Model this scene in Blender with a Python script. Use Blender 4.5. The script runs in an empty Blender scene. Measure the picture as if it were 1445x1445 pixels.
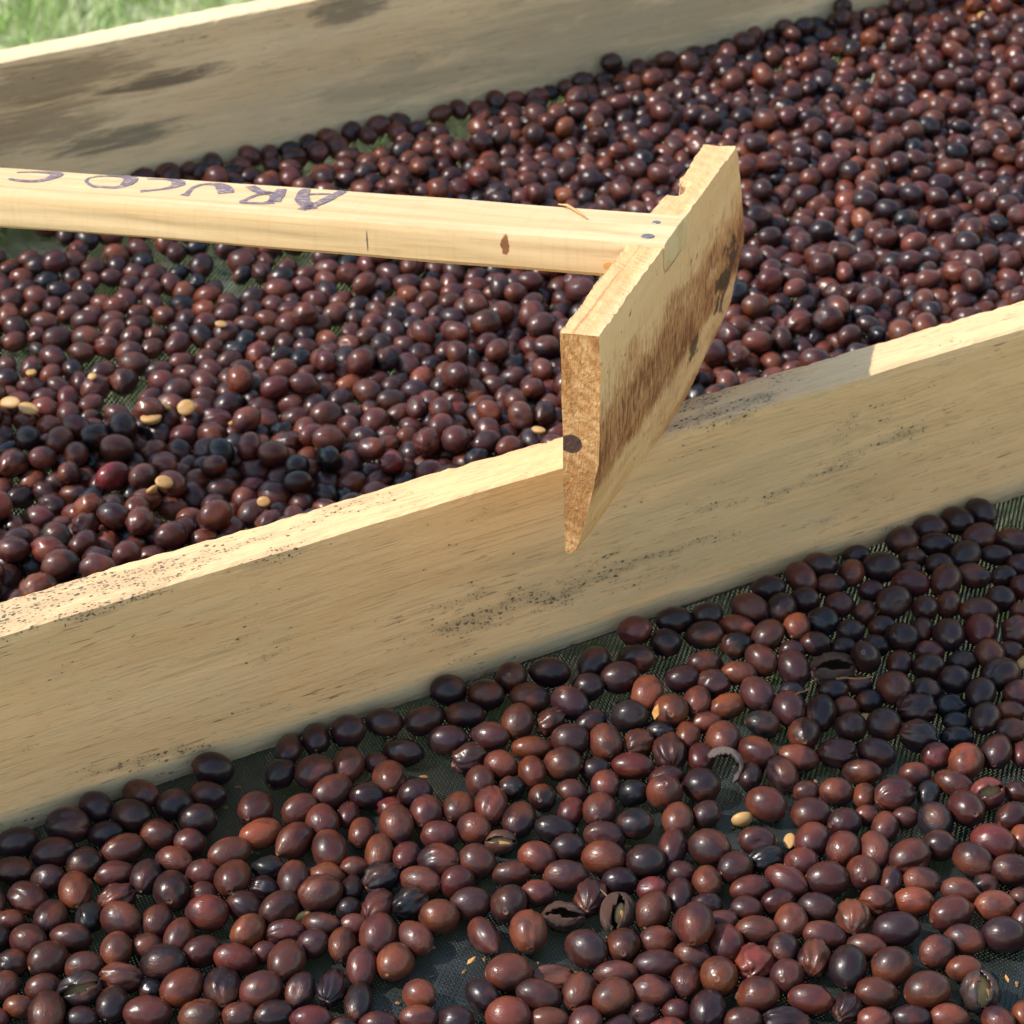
import bpy, math, random
import numpy as np
from mathutils import Matrix, Vector

rng = np.random.default_rng(11)
random.seed(11)
scene = bpy.context.scene
col = scene.collection

# ------------------------------------------------------------------ camera
F_PX = 3000.0                     # focal length in pixels of a 1445 px wide frame
CAM = np.array([0.0, -0.619135, 0.555001])
PITCH, YAW, ROLL = 0.604048, 0.468670, -0.017468
_cp, _sp, _cy, _sy = math.cos(PITCH), math.sin(PITCH), math.cos(YAW), math.sin(YAW)
FWD = np.array([_sy * _cp, _cy * _cp, -_sp])
_r = np.array([_cy, -_sy, 0.0]); _u = np.cross(_r, FWD)
RIGHT = math.cos(ROLL) * _r + math.sin(ROLL) * _u
UP = -math.sin(ROLL) * _r + math.cos(ROLL) * _u
cam_data = bpy.data.cameras.new('camera')
cam = bpy.data.objects.new('camera', cam_data); col.objects.link(cam)
M = Matrix.Identity(4)
for i in range(3):
    M[i][0], M[i][1], M[i][2], M[i][3] = RIGHT[i], UP[i], -FWD[i], CAM[i]
cam.matrix_world = M
cam_data.sensor_width = 36.0
cam_data.lens = F_PX / 1445.0 * 36.0
cam_data.clip_start = 0.05; cam_data.clip_end = 600.0
cam_data.dof.use_dof = True
cam_data.dof.focus_distance = 0.765
cam_data.dof.aperture_fstop = 25.0
scene.camera = cam

# ------------------------------------------------------------------ sky and sun
SUN = Vector((-0.82, 0.36, 1.0)).normalized()      # towards the sun
world = bpy.data.worlds.new('World'); scene.world = world; world.use_nodes = True
wn = world.node_tree; wn.nodes.clear()
sky = wn.nodes.new('ShaderNodeTexSky'); sky.sky_type = 'NISHITA'; sky.sun_disc = False
sky.sun_elevation = math.asin(SUN.z); sky.sun_rotation = math.atan2(SUN.x, SUN.y)
sky.air_density = 2.0; sky.dust_density = 0.5; sky.ozone_density = 0.8
bg = wn.nodes.new('ShaderNodeBackground'); bg.inputs['Strength'].default_value = 0.15
wo = wn.nodes.new('ShaderNodeOutputWorld')
wn.links.new(sky.outputs[0], bg.inputs['Color']); wn.links.new(bg.outputs[0], wo.inputs['Surface'])
sd = bpy.data.lights.new('sun', 'SUN'); sd.energy = 3.6; sd.angle = math.radians(0.53); sd.color = (1.0, 0.92, 0.81)
sun = bpy.data.objects.new('sun', sd); col.objects.link(sun)
sun.rotation_euler = SUN.to_track_quat('Z', 'Y').to_euler(); sun.location = SUN * 5
scene.view_settings.view_transform = 'Standard'; scene.view_settings.look = 'None'
scene.view_settings.exposure = 0.73; scene.view_settings.gamma = 1.0
scene.view_settings.use_curve_mapping = False
cy = scene.cycles
cy.max_bounces = 3; cy.diffuse_bounces = 3; cy.glossy_bounces = 2; cy.transmission_bounces = 0; cy.volume_bounces = 0; cy.transparent_max_bounces = 2
cy.caustics_reflective = False; cy.caustics_refractive = False; cy.use_adaptive_sampling = True; cy.adaptive_threshold = 0.03

# ------------------------------------------------------------------ the place, in metres
H = 0.090          # height of the side boards
T1 = 0.0213        # thickness of the near board (front face at y = 0)
D = 0.5123         # inner face of the far board
T2 = 0.0195
XEND = 1.045       # inner face of the end board
GROUND = -0.75

def ray(px, py):
    return FWD + RIGHT * ((px - 722.5) / F_PX) - UP * ((py - 722.5) / F_PX)
def on_z(px, py, z):
    d = ray(px, py); s = (z - CAM[2]) / d[2]
    return CAM + d * s, s
def project(P):
    d = np.asarray(P, float) - CAM
    w = d @ FWD
    return np.stack([722.5 + F_PX * (d @ RIGHT) / w, 722.5 - F_PX * (d @ UP) / w, w], -1)

def smooth_noise(x, y, seed, freq):
    """cheap smooth value noise from a few sines"""
    r = np.random.default_rng(seed); v = 0
    for k in range(5):
        a, b, c = r.normal(0, 1), r.normal(0, 1), r.uniform(0, 6.28)
        v = v + np.sin((a * x + b * y) * freq + c)
    return v / 5 ** 0.5

def net_z(x, y):
    x = np.asarray(x, float); y = np.asarray(y, float)
    z = 0.0011 * smooth_noise(x, y, 5, 26.0) - 0.0022
    front = -0.010 * (1 - np.exp(-np.clip(-y, 0, 1) / 0.10)) * (y < 0)
    yy = np.clip((y - T1) / (D - T1), 0, 1)
    rear = -0.008 * 4 * yy * (1 - yy)
    return z + front + rear

# ------------------------------------------------------------------ helpers
def tag(o, label=None, cat=None, group=None, kind=None):
    if label: o['label'] = label
    if cat: o['category'] = cat
    if group: o['group'] = group
    if kind: o['kind'] = kind
    return o
def mesh_np(name, co, faces, smooth=True):
    """faces: (n,3) or (n,4) integer array"""
    me = bpy.data.meshes.new(name)
    co = np.ascontiguousarray(co, np.float32); faces = np.ascontiguousarray(faces, np.int32)
    n, k = faces.shape
    me.vertices.add(len(co)); me.vertices.foreach_set('co', co.ravel())
    me.loops.add(n * k); me.loops.foreach_set('vertex_index', faces.ravel())
    me.polygons.add(n); me.polygons.foreach_set('loop_start', np.arange(n, dtype=np.int32) * k)
    me.polygons.foreach_set('use_smooth', np.full(n, smooth))
    me.update(calc_edges=True)
    return me
def mesh_py(name, co, faces, smooth=False):
    me = bpy.data.meshes.new(name)
    me.from_pydata([tuple(map(float, c)) for c in co], [], faces)
    if smooth: me.polygons.foreach_set('use_smooth', np.full(len(me.polygons), True))
    me.update()
    return me
def link(name, me, mat=None, parent=None):
    o = bpy.data.objects.new(name, me); col.objects.link(o)
    if mat and me: 
        me.materials.clear(); me.materials.append(mat)
    if parent: o.parent = parent
    return o

class NT:
    """small shader-graph helper"""
    def __init__(s, name):
        s.m = bpy.data.materials.new(name); s.m.use_nodes = True
        s.t = s.m.node_tree; s.t.nodes.clear()
        s.out = s.t.nodes.new('ShaderNodeOutputMaterial')
        s.b = s.t.nodes.new('ShaderNodeBsdfPrincipled')
        s.t.links.new(s.b.outputs[0], s.out.inputs['Surface'])
    def n(s, typ, **kw):
        nd = s.t.nodes.new('ShaderNode' + typ)
        for k, v in kw.items(): setattr(nd, k, v)
        return nd
    def put(s, sock, v):
        if isinstance(v, bpy.types.NodeSocket): s.t.links.new(v, sock)
        elif isinstance(v, (tuple, list)) and len(v) == 3 and sock.type == 'RGBA': sock.default_value = (*v, 1)
        else: sock.default_value = v
    def math(s, op, a, b=0.0, clamp=False):
        nd = s.n('Math', operation=op, use_clamp=clamp); s.put(nd.inputs[0], a); s.put(nd.inputs[1], b)
        return nd.outputs[0]
    def add(s, a, b): return s.math('ADD', a, b)
    def mul(s, a, b): return s.math('MULTIPLY', a, b)
    def step(s, v, lo, hi):
        nd = s.n('MapRange', interpolation_type='SMOOTHSTEP'); s.put(nd.inputs[0], v)
        nd.inputs[1].default_value = lo; nd.inputs[2].default_value = hi
        return nd.outputs[0]
    def mix(s, f, a, b, mode='MIX'):
        nd = s.n('Mix', data_type='RGBA', blend_type=mode)
        s.put(nd.inputs[0], f); s.put(nd.inputs[6], a); s.put(nd.inputs[7], b)
        return nd.outputs[2]
    def coords(s, scale=(1, 1, 1), rot=(0, 0, 0), src=None, loc=(0, 0, 0)):
        if src is None:
            if not hasattr(s, 'tc'): s.tc = s.n('TexCoord')
            src = s.tc.outputs['Object']
        mp = s.n('Mapping'); s.put(mp.inputs[0], src); mp.inputs['Scale'].default_value = scale
        mp.inputs['Rotation'].default_value = rot; mp.inputs['Location'].default_value = loc
        return mp.outputs[0]
    def noise(s, vec, scale, detail=4, rough=0.55, dist=0.0):
        nd = s.n('TexNoise'); s.put(nd.inputs['Vector'], vec); nd.inputs['Scale'].default_value = scale
        nd.inputs['Detail'].default_value = detail; nd.inputs['Roughness'].default_value = rough
        nd.inputs['Distortion'].default_value = dist
        return nd.outputs[0]
    def voro(s, vec, scale, feature='F1', out=0):
        nd = s.n('TexVoronoi', feature=feature); s.put(nd.inputs['Vector'], vec); nd.inputs['Scale'].default_value = scale
        return nd.outputs[out]
    def xyz(s):
        if not hasattr(s, '_xyz'):
            if not hasattr(s, 'tc'): s.tc = s.n('TexCoord')
            nd = s.n('SeparateXYZ'); s.put(nd.inputs[0], s.tc.outputs['Object']); s._xyz = nd.outputs
        return s._xyz
    def spot(s, c, r):
        """soft blob of radius r (per axis) around c in object space: 1 inside, 0 outside"""
        tot = None
        for k in range(3):
            if r[k] is None: continue
            d = s.mul(s.math('SUBTRACT', s.xyz()[k], c[k]), 1.0 / r[k]); d = s.mul(d, d)
            tot = d if tot is None else s.add(tot, d)
        return s.math('SUBTRACT', 1.0, tot, clamp=True)
    def bump(s, h, strength, dist):
        nd = s.n('Bump'); s.put(nd.inputs['Height'], h); nd.inputs['Strength'].default_value = strength
        nd.inputs['Distance'].default_value = dist
        if hasattr(s, '_bn'): s.put(nd.inputs['Normal'], s._bn)
        s._bn = nd.outputs[0]; s.put(s.b.inputs['Normal'], s._bn)
    def base(s, c, rough=0.6, spec=0.4):
        s.put(s.b.inputs['Base Color'], c); s.put(s.b.inputs['Roughness'], rough)
        s.put(s.b.inputs['Specular IOR Level'], spec)
        return s.m

# ------------------------------------------------------------------ materials
def board_wood(name, pale, tan, grey, speck_amount, spots, stains=(), grey_amount=0.4, knots=()):
    """sawn softwood, grain along x, grey weathering and black mould specks in clusters"""
    g = NT(name)
    gr = g.noise(g.coords((5, 60, 60)), 1.0, 6, 0.6, 0.6)
    fine = g.noise(g.coords((34, 900, 900)), 1.0, 4, 0.7)
    mid = g.noise(g.coords((11, 300, 300), loc=(4, 4, 4)), 1.0, 4, 0.65, 0.5)
    big = g.noise(g.coords((6, 16, 16)), 1.0, 4, 0.55)
    c = g.mix(g.step(gr, 0.25, 0.75), tan, pale)
    c = g.mix(g.mul(g.step(mid, 0.50, 0.68), 0.22), c, (tan[0] * 0.72, tan[1] * 0.66, tan[2] * 0.58))
    c = g.mix(g.mul(g.step(mid, 0.48, 0.28), 0.30), c, tuple(min(1, v * 1.12) for v in pale))
    c = g.mix(g.mul(g.step(fine, 0.50, 0.66), 0.48), c, tuple(v * 0.58 for v in tan))
    gm = g.mul(g.step(g.noise(g.coords((8, 30, 30), loc=(3, 1, 7)), 1.0, 7, 0.65, 0.5), 0.42, 0.72), grey_amount)
    c = g.mix(gm, c, grey)
    warm = g.mul(g.step(g.noise(g.coords((11, 26, 26), loc=(9, 4, 1)), 1.0, 5, 0.6), 0.52, 0.75), 0.32)
    c = g.mix(warm, c, (tan[0] * 1.02, tan[1] * 0.80, tan[2] * 0.55))
    # short dark pores along the grain
    pore = g.step(g.noise(g.coords((75, 1000, 1000)), 1.0, 2, 0.5), 0.655, 0.70)
    c = g.mix(g.mul(pore, g.add(0.25, g.mul(g.step(big, 0.42, 0.60), 0.55))), c, tuple(v * 0.30 for v in tan))
    for (cc, rr, colr, amt, sc) in stains:
        nz = g.noise(g.coords(sc), 1.0, 5, 0.72, 0.5)
        f = g.math('ADD', g.mul(g.math('SUBTRACT', nz, 0.5), 3.4), g.math('SUBTRACT', g.mul(g.spot(cc, rr), 1.25), 0.45))
        f = g.mul(g.step(f, -0.15, 0.75), g.step(g.spot(cc, rr), 0.0, 0.35))
        c = g.mix(g.mul(f, amt), c, colr)
    # mould specks
    cl = g.math('SUBTRACT', g.mul(g.math('SUBTRACT', g.noise(g.coords((26, 120, 120), loc=(1, 2, 3)), 1.0, 5, 0.68), 0.5), 2.4), 0.25 - 0.18 * speck_amount)
    for (cc, rr, amt) in spots:
        cl = g.add(cl, g.mul(g.spot(cc, rr), amt))
    cl = g.mul(cl, 3.6)
    wn_ = g.n('TexNoise'); g.put(wn_.inputs['Vector'], g.coords((500, 700, 700))); wn_.inputs['Scale'].default_value = 1.0; wn_.inputs['Detail'].default_value = 2
    def warp(vec):
        a = g.n('VectorMath', operation='SCALE'); g.put(a.inputs[0], wn_.outputs['Color']); a.inputs['Scale'].default_value = 0.9
        b = g.n('VectorMath', operation='ADD'); g.put(b.inputs[0], vec); g.put(b.inputs[1], a.outputs[0])
        return b.outputs[0]
    v1 = g.n('TexVoronoi'); g.put(v1.inputs['Vector'], warp(g.coords((330, 520, 520)))); v1.inputs['Scale'].default_value = 1.0
    rnd = g.n('SeparateColor'); g.put(rnd.inputs[0], v1.outputs['Color'])
    thr = g.mul(g.math('MULTIPLY', cl, rnd.outputs[0], clamp=True), 0.31)
    sp1 = g.step(g.math('SUBTRACT', thr, v1.outputs['Distance']), -0.04, 0.03)
    v2 = g.n('TexVoronoi'); g.put(v2.inputs['Vector'], warp(g.coords((620, 1000, 1000)))); v2.inputs['Scale'].default_value = 1.0
    rnd2 = g.n('SeparateColor'); g.put(rnd2.inputs[0], v2.outputs['Color'])
    thr2 = g.mul(g.math('MULTIPLY', g.math('SUBTRACT', cl, 0.15), rnd2.outputs[0], clamp=True), 0.42)
    sp2 = g.step(g.math('SUBTRACT', thr2, v2.outputs['Distance']), -0.05, 0.05)
    haze_ = g.mul(g.step(cl, 0.3, 1.8), 0.45)
    c = g.mix(haze_, c, tuple(0.55 * v for v in grey))
    sp = g.math('MAXIMUM', sp1, g.mul(sp2, 0.75))
    c = g.mix(g.mul(sp, 0.82), c, (0.030, 0.034, 0.028))
    for (cc, rr) in knots:
        c = g.mix(g.mul(g.spot(cc, rr), 0.8), c, (0.16, 0.07, 0.02))
    g.bump(g.add(fine, g.mul(g.noise(g.coords((420, 1000, 1000)), 1.0, 2, 0.6), 0.7)), 0.55, 0.0005)
    return g.base(c, 0.72, 0.25)

mat_near = board_wood('near_board_wood', (0.77, 0.49, 0.262), (0.68, 0.415, 0.212), (0.54, 0.395, 0.235), 0.85,
    spots=[((0.305, 0.0, 0.034), (0.055, None, 0.020), 0.30), ((0.36, 0.0, 0.030), (0.07, None, 0.018), 0.26),
           ((0.45, 0.0, 0.045), (0.10, None, 0.030), 0.14), ((0.14, 0.0, 0.008), (0.06, None, 0.013), 0.22),
           ((0.12, 0.009, 0.09), (0.095, 0.02, 0.006), 0.62), ((0.41, 0.010, 0.09), (0.060, 0.02, 0.006), 0.46),
           ((0.24, 0.010, 0.09), (0.06, 0.02, 0.006), 0.26), ((0.50, 0.0, 0.06), (0.05, None, 0.03), 0.16), ((0.19, 0.0, 0.03), (0.05, None, 0.04), 0.10)],
    stains=[((0.42, 0.0, 0.04), (0.14, None, 0.045), (0.42, 0.33, 0.20), 0.35, (14, 70, 110)),
            ((0.13, 0.0, 0.0), (0.3, None, 0.014), (0.41, 0.35, 0.235), 0.5, (9, 60, 120))],
    grey_amount=0.38)
mat_far = board_wood('far_board_wood', (0.80, 0.585, 0.355), (0.71, 0.50, 0.29), (0.56, 0.44, 0.285), 0.5,
    spots=[((0.40, D, 0.075), (0.05, None, 0.012), 0.12)],
    stains=[((0.27, D, 0.074), (0.105, None, 0.018), (0.19, 0.132, 0.082), 0.62, (22, 90, 220)),
            ((0.255, D, 0.048), (0.085, None, 0.020), (0.21, 0.15, 0.098), 0.62, (22, 90, 220)),
            ((0.352, D, 0.060), (0.052, None, 0.008), (0.14, 0.10, 0.066), 0.85, (26, 90, 240)),
            ((0.468, D, 0.081), (0.035, None, 0.014), (0.20, 0.155, 0.105), 0.8, (34, 90, 200)),
            ((0.32, D, 0.030), (0.06, None, 0.010), (0.19, 0.16, 0.11), 0.8, (26, 90, 240)),
            ((0.62, D, 0.03), (0.22, None, 0.05), (0.33, 0.265, 0.175), 0.55, (14, 50, 90))],
    grey_amount=0.7)

def rake_wood(name, pale, tan, kind):
    """fresh rake timber; object space of the rake: x across the blade, y along the blade, z up"""
    g = NT(name)
    ax = {'handle': (6, 80, 80), 'blade': (95, 6, 95), 'end': (150, 150, 150)}[kind]
    fx = {'handle': (40, 900, 900), 'blade': (900, 40, 900), 'end': (700, 700, 350)}[kind]
    gr = g.noise(g.coords(ax), 1.0, 6, 0.6, 1.2)
    fine = g.noise(g.coords(fx), 1.0, 4, 0.6)
    c = g.mix(g.step(gr, 0.32, 0.68), tan, pale)
    c = g.mix(g.mul(g.step(fine, 0.5, 0.8), 0.30), c, tuple(v * 0.55 for v in tan))
    X, Y, Z = g.xyz()[0], g.xyz()[1], g.xyz()[2]
    if kind == 'handle':
        ring = g.noise(g.coords((2.2, 330, 330)), 1.0, 2, 0.5, 0.3)
        c = g.mix(g.mul(g.step(ring, 0.55, 0.72), 0.35), c, (tan[0] * 0.9, tan[1] * 0.72, tan[2] * 0.5))
        saw = g.noise(g.coords((420, 30, 30), rot=(0, 0, 0.1)), 1.0, 2, 0.5)
        c = g.mix(g.mul(g.step(saw, 0.5, 0.75), 0.12), c, tuple(v * 0.6 for v in tan))
        st = g.math('ADD', g.spot((-0.0484, 0.088, -0.0040), (0.0024, 0.004, 0.0062)), g.mul(g.math('SUBTRACT', g.noise(g.coords((400, 400, 400)), 1.0, 3), 0.5), 1.3))
        c = g.mix(g.mul(g.step(st, 0.35, 0.6), 0.9), c, (0.16, 0.045, 0.012))
        st2 = g.spot((-0.006, 0.088, -0.0095), (0.004, 0.004, 0.0022))
        c = g.mix(g.mul(g.step(st2, 0.1, 0.5), 0.8), c, (0.50, 0.22, 0.05))
        ck = g.spot((-0.1055, 0.088, -0.007), (0.0005, 0.004, 0.0055))
        c = g.mix(g.mul(g.step(ck, 0.1, 0.6), 0.8), c, (0.06, 0.045, 0.04))
        dirt = g.step(g.noise(g.coords((30, 120, 120), loc=(5, 5, 5)), 1.0, 5, 0.6), 0.56, 0.75)
        c = g.mix(g.mul(dirt, 0.25), c, (0.30, 0.18, 0.08))
        g.bump(g.add(g.mul(saw, 0.5), fine), 0.30, 0.0004)
    if kind == 'blade':
        lines = g.noise(g.coords((330, 1.5, 12)), 1.0, 2, 0.5, 0.5)
        c = g.mix(g.mul(g.step(lines, 0.62, 0.68), 0.55), c, (0.38, 0.14, 0.04))
        c = g.mix(g.mul(g.step(X, 0.010, 0.0135), 0.6), c, (0.73, 0.46, 0.25))        # sawn outer face, greyer than the edges
        # cherry juice and dirt worked into the lower half of the outer face
        n1 = g.noise(g.coords((60, 26, 60)), 1.0, 7, 0.68, 0.4)
        streak = g.noise(g.coords((300, 420, 110), rot=(0.5, 0, 0)), 1.0, 5, 0.78)
        band = g.math('SUBTRACT', g.step(Z, -0.004, -0.050), g.mul(g.step(Z, -0.058, -0.068), 0.7))
        face = g.step(X, 0.006, 0.012)
        amt = g.mul(g.step(g.add(g.mul(band, 0.55), g.add(g.mul(n1, 0.9), g.mul(streak, 1.5))), 1.28, 1.85), face)
        c = g.mix(g.mul(amt, 0.80), c, (0.27, 0.085, 0.026))
        light = g.mul(g.step(g.add(g.mul(band, 0.4), n1), 0.55, 0.95), face)
        c = g.mix(g.mul(light, 0.55), c, (0.47, 0.20, 0.070))
        fib = g.noise(g.coords((420, 620, 120), rot=(0.5, 0, 0), loc=(1, 5, 2)), 1.0, 4, 0.75)
        dk = g.mul(g.step(g.add(g.mul(fib, 1.5), g.add(g.mul(band, 0.45), g.mul(n1, 0.9))), 1.52, 1.78), face)
        c = g.mix(g.mul(dk, 0.85), c, (0.125, 0.034, 0.012))
        blk = g.math('ADD', g.spot((0.013, 0.205, -0.055), (0.02, 0.034, 0.022)), g.mul(g.math('SUBTRACT', g.noise(g.coords((80, 70, 110), rot=(0.6, 0, 0)), 1.0, 4), 0.5), 3.0))
        blk2 = g.math('ADD', g.spot((0.013, 0.150, -0.068), (0.02, 0.028, 0.010)), g.mul(g.math('SUBTRACT', g.noise(g.coords((90, 60, 120), rot=(0.6, 0, 0), loc=(2, 2, 2)), 1.0, 4), 0.55), 3.2))
        blk3 = g.spot((0.006, 0.007, -0.079), (0.006, 0.004, 0.0075))
        b = g.math('MAXIMUM', g.math('MAXIMUM', g.step(blk, 0.60, 0.85), g.step(blk2, 0.55, 0.80)), g.step(blk3, 0.15, 0.4))
        c = g.mix(g.mul(g.mul(b, face), 0.85), c, (0.035, 0.018, 0.014))
        jl = g.mul(g.spot((0.0, 0.1050, -0.0110), (None, 0.0185, 0.0007)), g.step(X, 0.012, 0.0135))
        c = g.mix(g.mul(g.step(jl, 0.05, 0.4), 0.75), c, (0.10, 0.055, 0.03))
        kb = g.math('ADD', g.spot((0.002, 0.157, -0.003), (0.006, 0.010, 0.012)), g.mul(g.math('SUBTRACT', g.noise(g.coords((260, 260, 260)), 1.0, 4), 0.5), 1.6))
        c = g.mix(g.mul(g.step(kb, 0.45, 0.75), 0.85), c, (0.10, 0.045, 0.02))
        tiny = g.noise(g.coords((600, 170, 380)), 1.0, 2, 0.5)
        c = g.mix(g.mul(g.step(tiny, 0.70, 0.75), 0.7), c, (0.07, 0.03, 0.015))
        fuzz = g.noise(g.coords((900, 900, 260), rot=(0.45, 0, 0)), 1.0, 4, 0.7)
        g.bump(g.add(fuzz, g.mul(n1, 0.6)), 0.75, 0.0009)
    if kind == 'end':
        n1 = g.noise(g.coords((120, 120, 55), rot=(0, 0.5, 0)), 1.0, 7, 0.7, 0.8)
        c = g.mix(g.mul(g.step(n1, 0.42, 0.68), 0.75), c, (0.27, 0.105, 0.030))
        dx = g.math('SUBTRACT', X, 0.034); dz = g.math('SUBTRACT', Z, 0.012)
        rr = g.math('SQRT', g.add(g.mul(dx, dx), g.mul(dz, dz)))
        rings_ = g.math('SINE', g.add(g.mul(rr, 1500.0), g.mul(n1, 9.0)))
        c = g.mix(g.mul(g.step(rings_, 0.2, 0.95), 0.40), c, (0.30, 0.12, 0.035))
        n2 = g.noise(g.coords((700, 700, 500)), 1.0, 4, 0.7)
        c = g.mix(g.mul(g.step(n2, 0.52, 0.74), 0.55), c, (0.10, 0.04, 0.016))
        low = g.mul(g.step(Z, -0.03, -0.06), g.step(n1, 0.30, 0.60))
        c = g.mix(g.mul(low, 0.35), c, (0.24, 0.12, 0.045))
        pb = g.math('ADD', g.spot((0.0030, 0.0, -0.0425), (0.0050, 0.004, 0.0042)), g.mul(g.math('SUBTRACT', n1, 0.5), 0.6))
        c = g.mix(g.mul(g.step(pb, 0.15, 0.35), 0.95), c, (0.050, 0.022, 0.026))
        g.bump(g.add(n2, n1), 0.9, 0.0012)
    return g.base(c, 0.68, 0.25)
mat_handle = rake_wood('handle_wood', (0.62, 0.445, 0.258), (0.53, 0.355, 0.182), 'handle')
mat_blade = rake_wood('blade_wood', (0.72, 0.455, 0.235), (0.63, 0.345, 0.145), 'blade')
mat_blade_end = rake_wood('blade_end_grain', (0.62, 0.36, 0.165), (0.46, 0.21, 0.075), 'end')

def simple(name, c, rough=0.6, spec=0.4, metal=0.0, var=0.3, scale=600):
    g = NT(name)
    n = g.noise(g.coords(), scale, 4, 0.6)
    m = g.base(g.mix(g.mul(g.step(n, 0.35, 0.7), var), c, tuple(v * 0.4 for v in c)), rough, spec)
    g.b.inputs['Metallic'].default_value = metal
    g.bump(n, 0.3, 0.0002)
    return m
mat_nail = simple('nail_steel', (0.20, 0.18, 0.20), 0.5, 0.5, 0.6, 0.5, 900)
mat_ink = simple('marker_ink', (0.135, 0.095, 0.155), 0.7, 0.3, 0, 0.0)
g = NT('marker_ink_worn')
ik = g.noise(g.coords((300, 900, 900)), 1.0, 4, 0.65)
mat_ink = g.base(g.mix(g.step(ik, 0.48, 0.72), (0.145, 0.100, 0.130), (0.50, 0.36, 0.23)), 0.7, 0.3)
mat_sliver = simple('wood_sliver', (0.55, 0.30, 0.12), 0.7, 0.3, 0, 0.4, 400)
mat_stalk = simple('dry_stalk', (0.22, 0.12, 0.05), 0.75, 0.3, 0, 0.5, 500)
mat_flake = simple('dry_flake', (0.50, 0.24, 0.07), 0.7, 0.3, 0, 0.4, 500)

g = NT('net_plastic')
nn = g.noise(g.coords(), 55, 4, 0.6)
dust = g.step(g.noise(g.coords(), 240, 4, 0.7), 0.55, 0.8)
cn = g.mix(g.step(nn, 0.35, 0.65), (0.006, 0.0075, 0.0078), (0.018, 0.0215, 0.0220))
cn = g.mix(g.mul(dust, 0.06), cn, (0.11, 0.10, 0.075))
mat_net = g.base(cn, 0.42, 0.42)

g = NT('lawn_grass')
a = g.noise(g.coords(), 16, 5, 0.65); b = g.noise(g.coords(), 60, 4, 0.6)
c = g.mix(g.step(a, 0.38, 0.62), (0.17, 0.22, 0.08), (0.46, 0.46, 0.29))
c = g.mix(g.mul(g.step(b, 0.45, 0.7), 0.5), c, (0.52, 0.48, 0.32))
mat_lawn = g.base(c, 0.85, 0.2)
g = NT('grass_blade')
a = g.noise(g.coords(), 13, 4, 0.6); b = g.noise(g.coords(), 40, 3, 0.6)
c = g.mix(g.step(a, 0.36, 0.64), (0.27, 0.42, 0.09), (0.60, 0.62, 0.36))
c = g.mix(g.mul(g.step(b, 0.48, 0.66), 0.6), c, (0.68, 0.63, 0.46))
mat_blade_grass = g.base(c, 0.6, 0.3)

def cherry_material(name, per_object):
    g = NT(name)
    if per_object:
        oi = g.n('ObjectInfo'); tint = oi.outputs['Color']
        off = g.n('CombineXYZ'); 
        for k in range(3): g.put(off.inputs[k], g.mul(oi.outputs['Random'], 3.7 + 2.3 * k))
        g.tc = g.n('TexCoord')
        vm = g.n('VectorMath', operation='SCALE'); g.put(vm.inputs[0], g.tc.outputs['Object']); vm.inputs['Scale'].default_value = 0.0065   # unit shape to metres
        va = g.n('VectorMath', operation='ADD'); g.put(va.inputs[0], vm.outputs[0]); g.put(va.inputs[1], off.outputs[0])
        P = va.outputs[0]
    else:
        at = g.n('Attribute', attribute_name='tint'); tint = at.outputs['Color']
        g.tc = g.n('TexCoord'); P = g.tc.outputs['Object']
    n1 = g.noise(P, 105, 4, 0.6, 0.4)          # patches a few mm wide
    n2 = g.noise(P, 60, 3, 0.5)
    n3 = g.noise(P, 520, 3, 0.7)
    dark = g.mix(0.70, tint, (0.010, 0.008, 0.012))
    c = g.mix(g.mul(g.step(n1, 0.42, 0.62), 0.80), tint, dark)
    warm = g.mix(0.42, tint, (0.21, 0.055, 0.020))
    c = g.mix(g.mul(g.step(n2, 0.50, 0.66), 0.75), c, warm)
    c = g.mix(g.mul(g.step(n3, 0.60, 0.80), 0.22), c, (0.13, 0.075, 0.055))
    vs = g.voro(P, 420)
    c = g.mix(g.mul(g.step(vs, 0.10, 0.04), 0.35), c, (0.25, 0.17, 0.11))
    if per_object:                              # the navel disc at one end, the stalk scar at the other
        X, Y, Z = g.xyz()[0], g.xyz()[1], g.xyz()[2]
        rr = g.math('SQRT', g.add(g.mul(Y, Y), g.mul(Z, Z)))
        disc = g.mul(g.step(rr, 0.19, 0.12), g.step(X, 0.4, 0.6))
        c = g.mix(g.mul(disc, 0.35), c, (0.23, 0.12, 0.07))
        dot = g.mul(g.step(rr, 0.065, 0.03), g.step(X, 0.4, 0.6))
        c = g.mix(g.mul(dot, 0.8), c, (0.018, 0.010, 0.008))
        scar = g.mul(g.step(rr, 0.14, 0.05), g.step(X, -0.4, -0.6))
        c = g.mix(g.mul(scar, 0.75), c, (0.36, 0.20, 0.09))
    rough = g.add(0.27, g.mul(g.step(n1, 0.3, 0.7), 0.17))
    hgt = g.add(g.mul(n3, 0.16), g.noise(P, 190, 2, 0.5, 0.6))
    if per_object:                              # fine drying creases along the fruit
        cr = g.noise(g.coords((1.1, 5.5, 5.5)), 1.0, 3, 0.6, 0.9)
        hgt = g.add(hgt, g.mul(g.step(cr, 0.45, 0.62), g.mul(g.step(n2, 0.48, 0.60), 0.16)))
    g.bump(hgt, 0.36, 0.0012)
    m = g.base(c, rough, 0.29)
    g.b.inputs['Coat Weight'].default_value = 0.14; g.b.inputs['Coat Roughness'].default_value = 0.17
    return m
mat_cherry = cherry_material('cherry_skin', True)
mat_cherry_bed = cherry_material('cherry_skin_rear', False)
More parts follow.
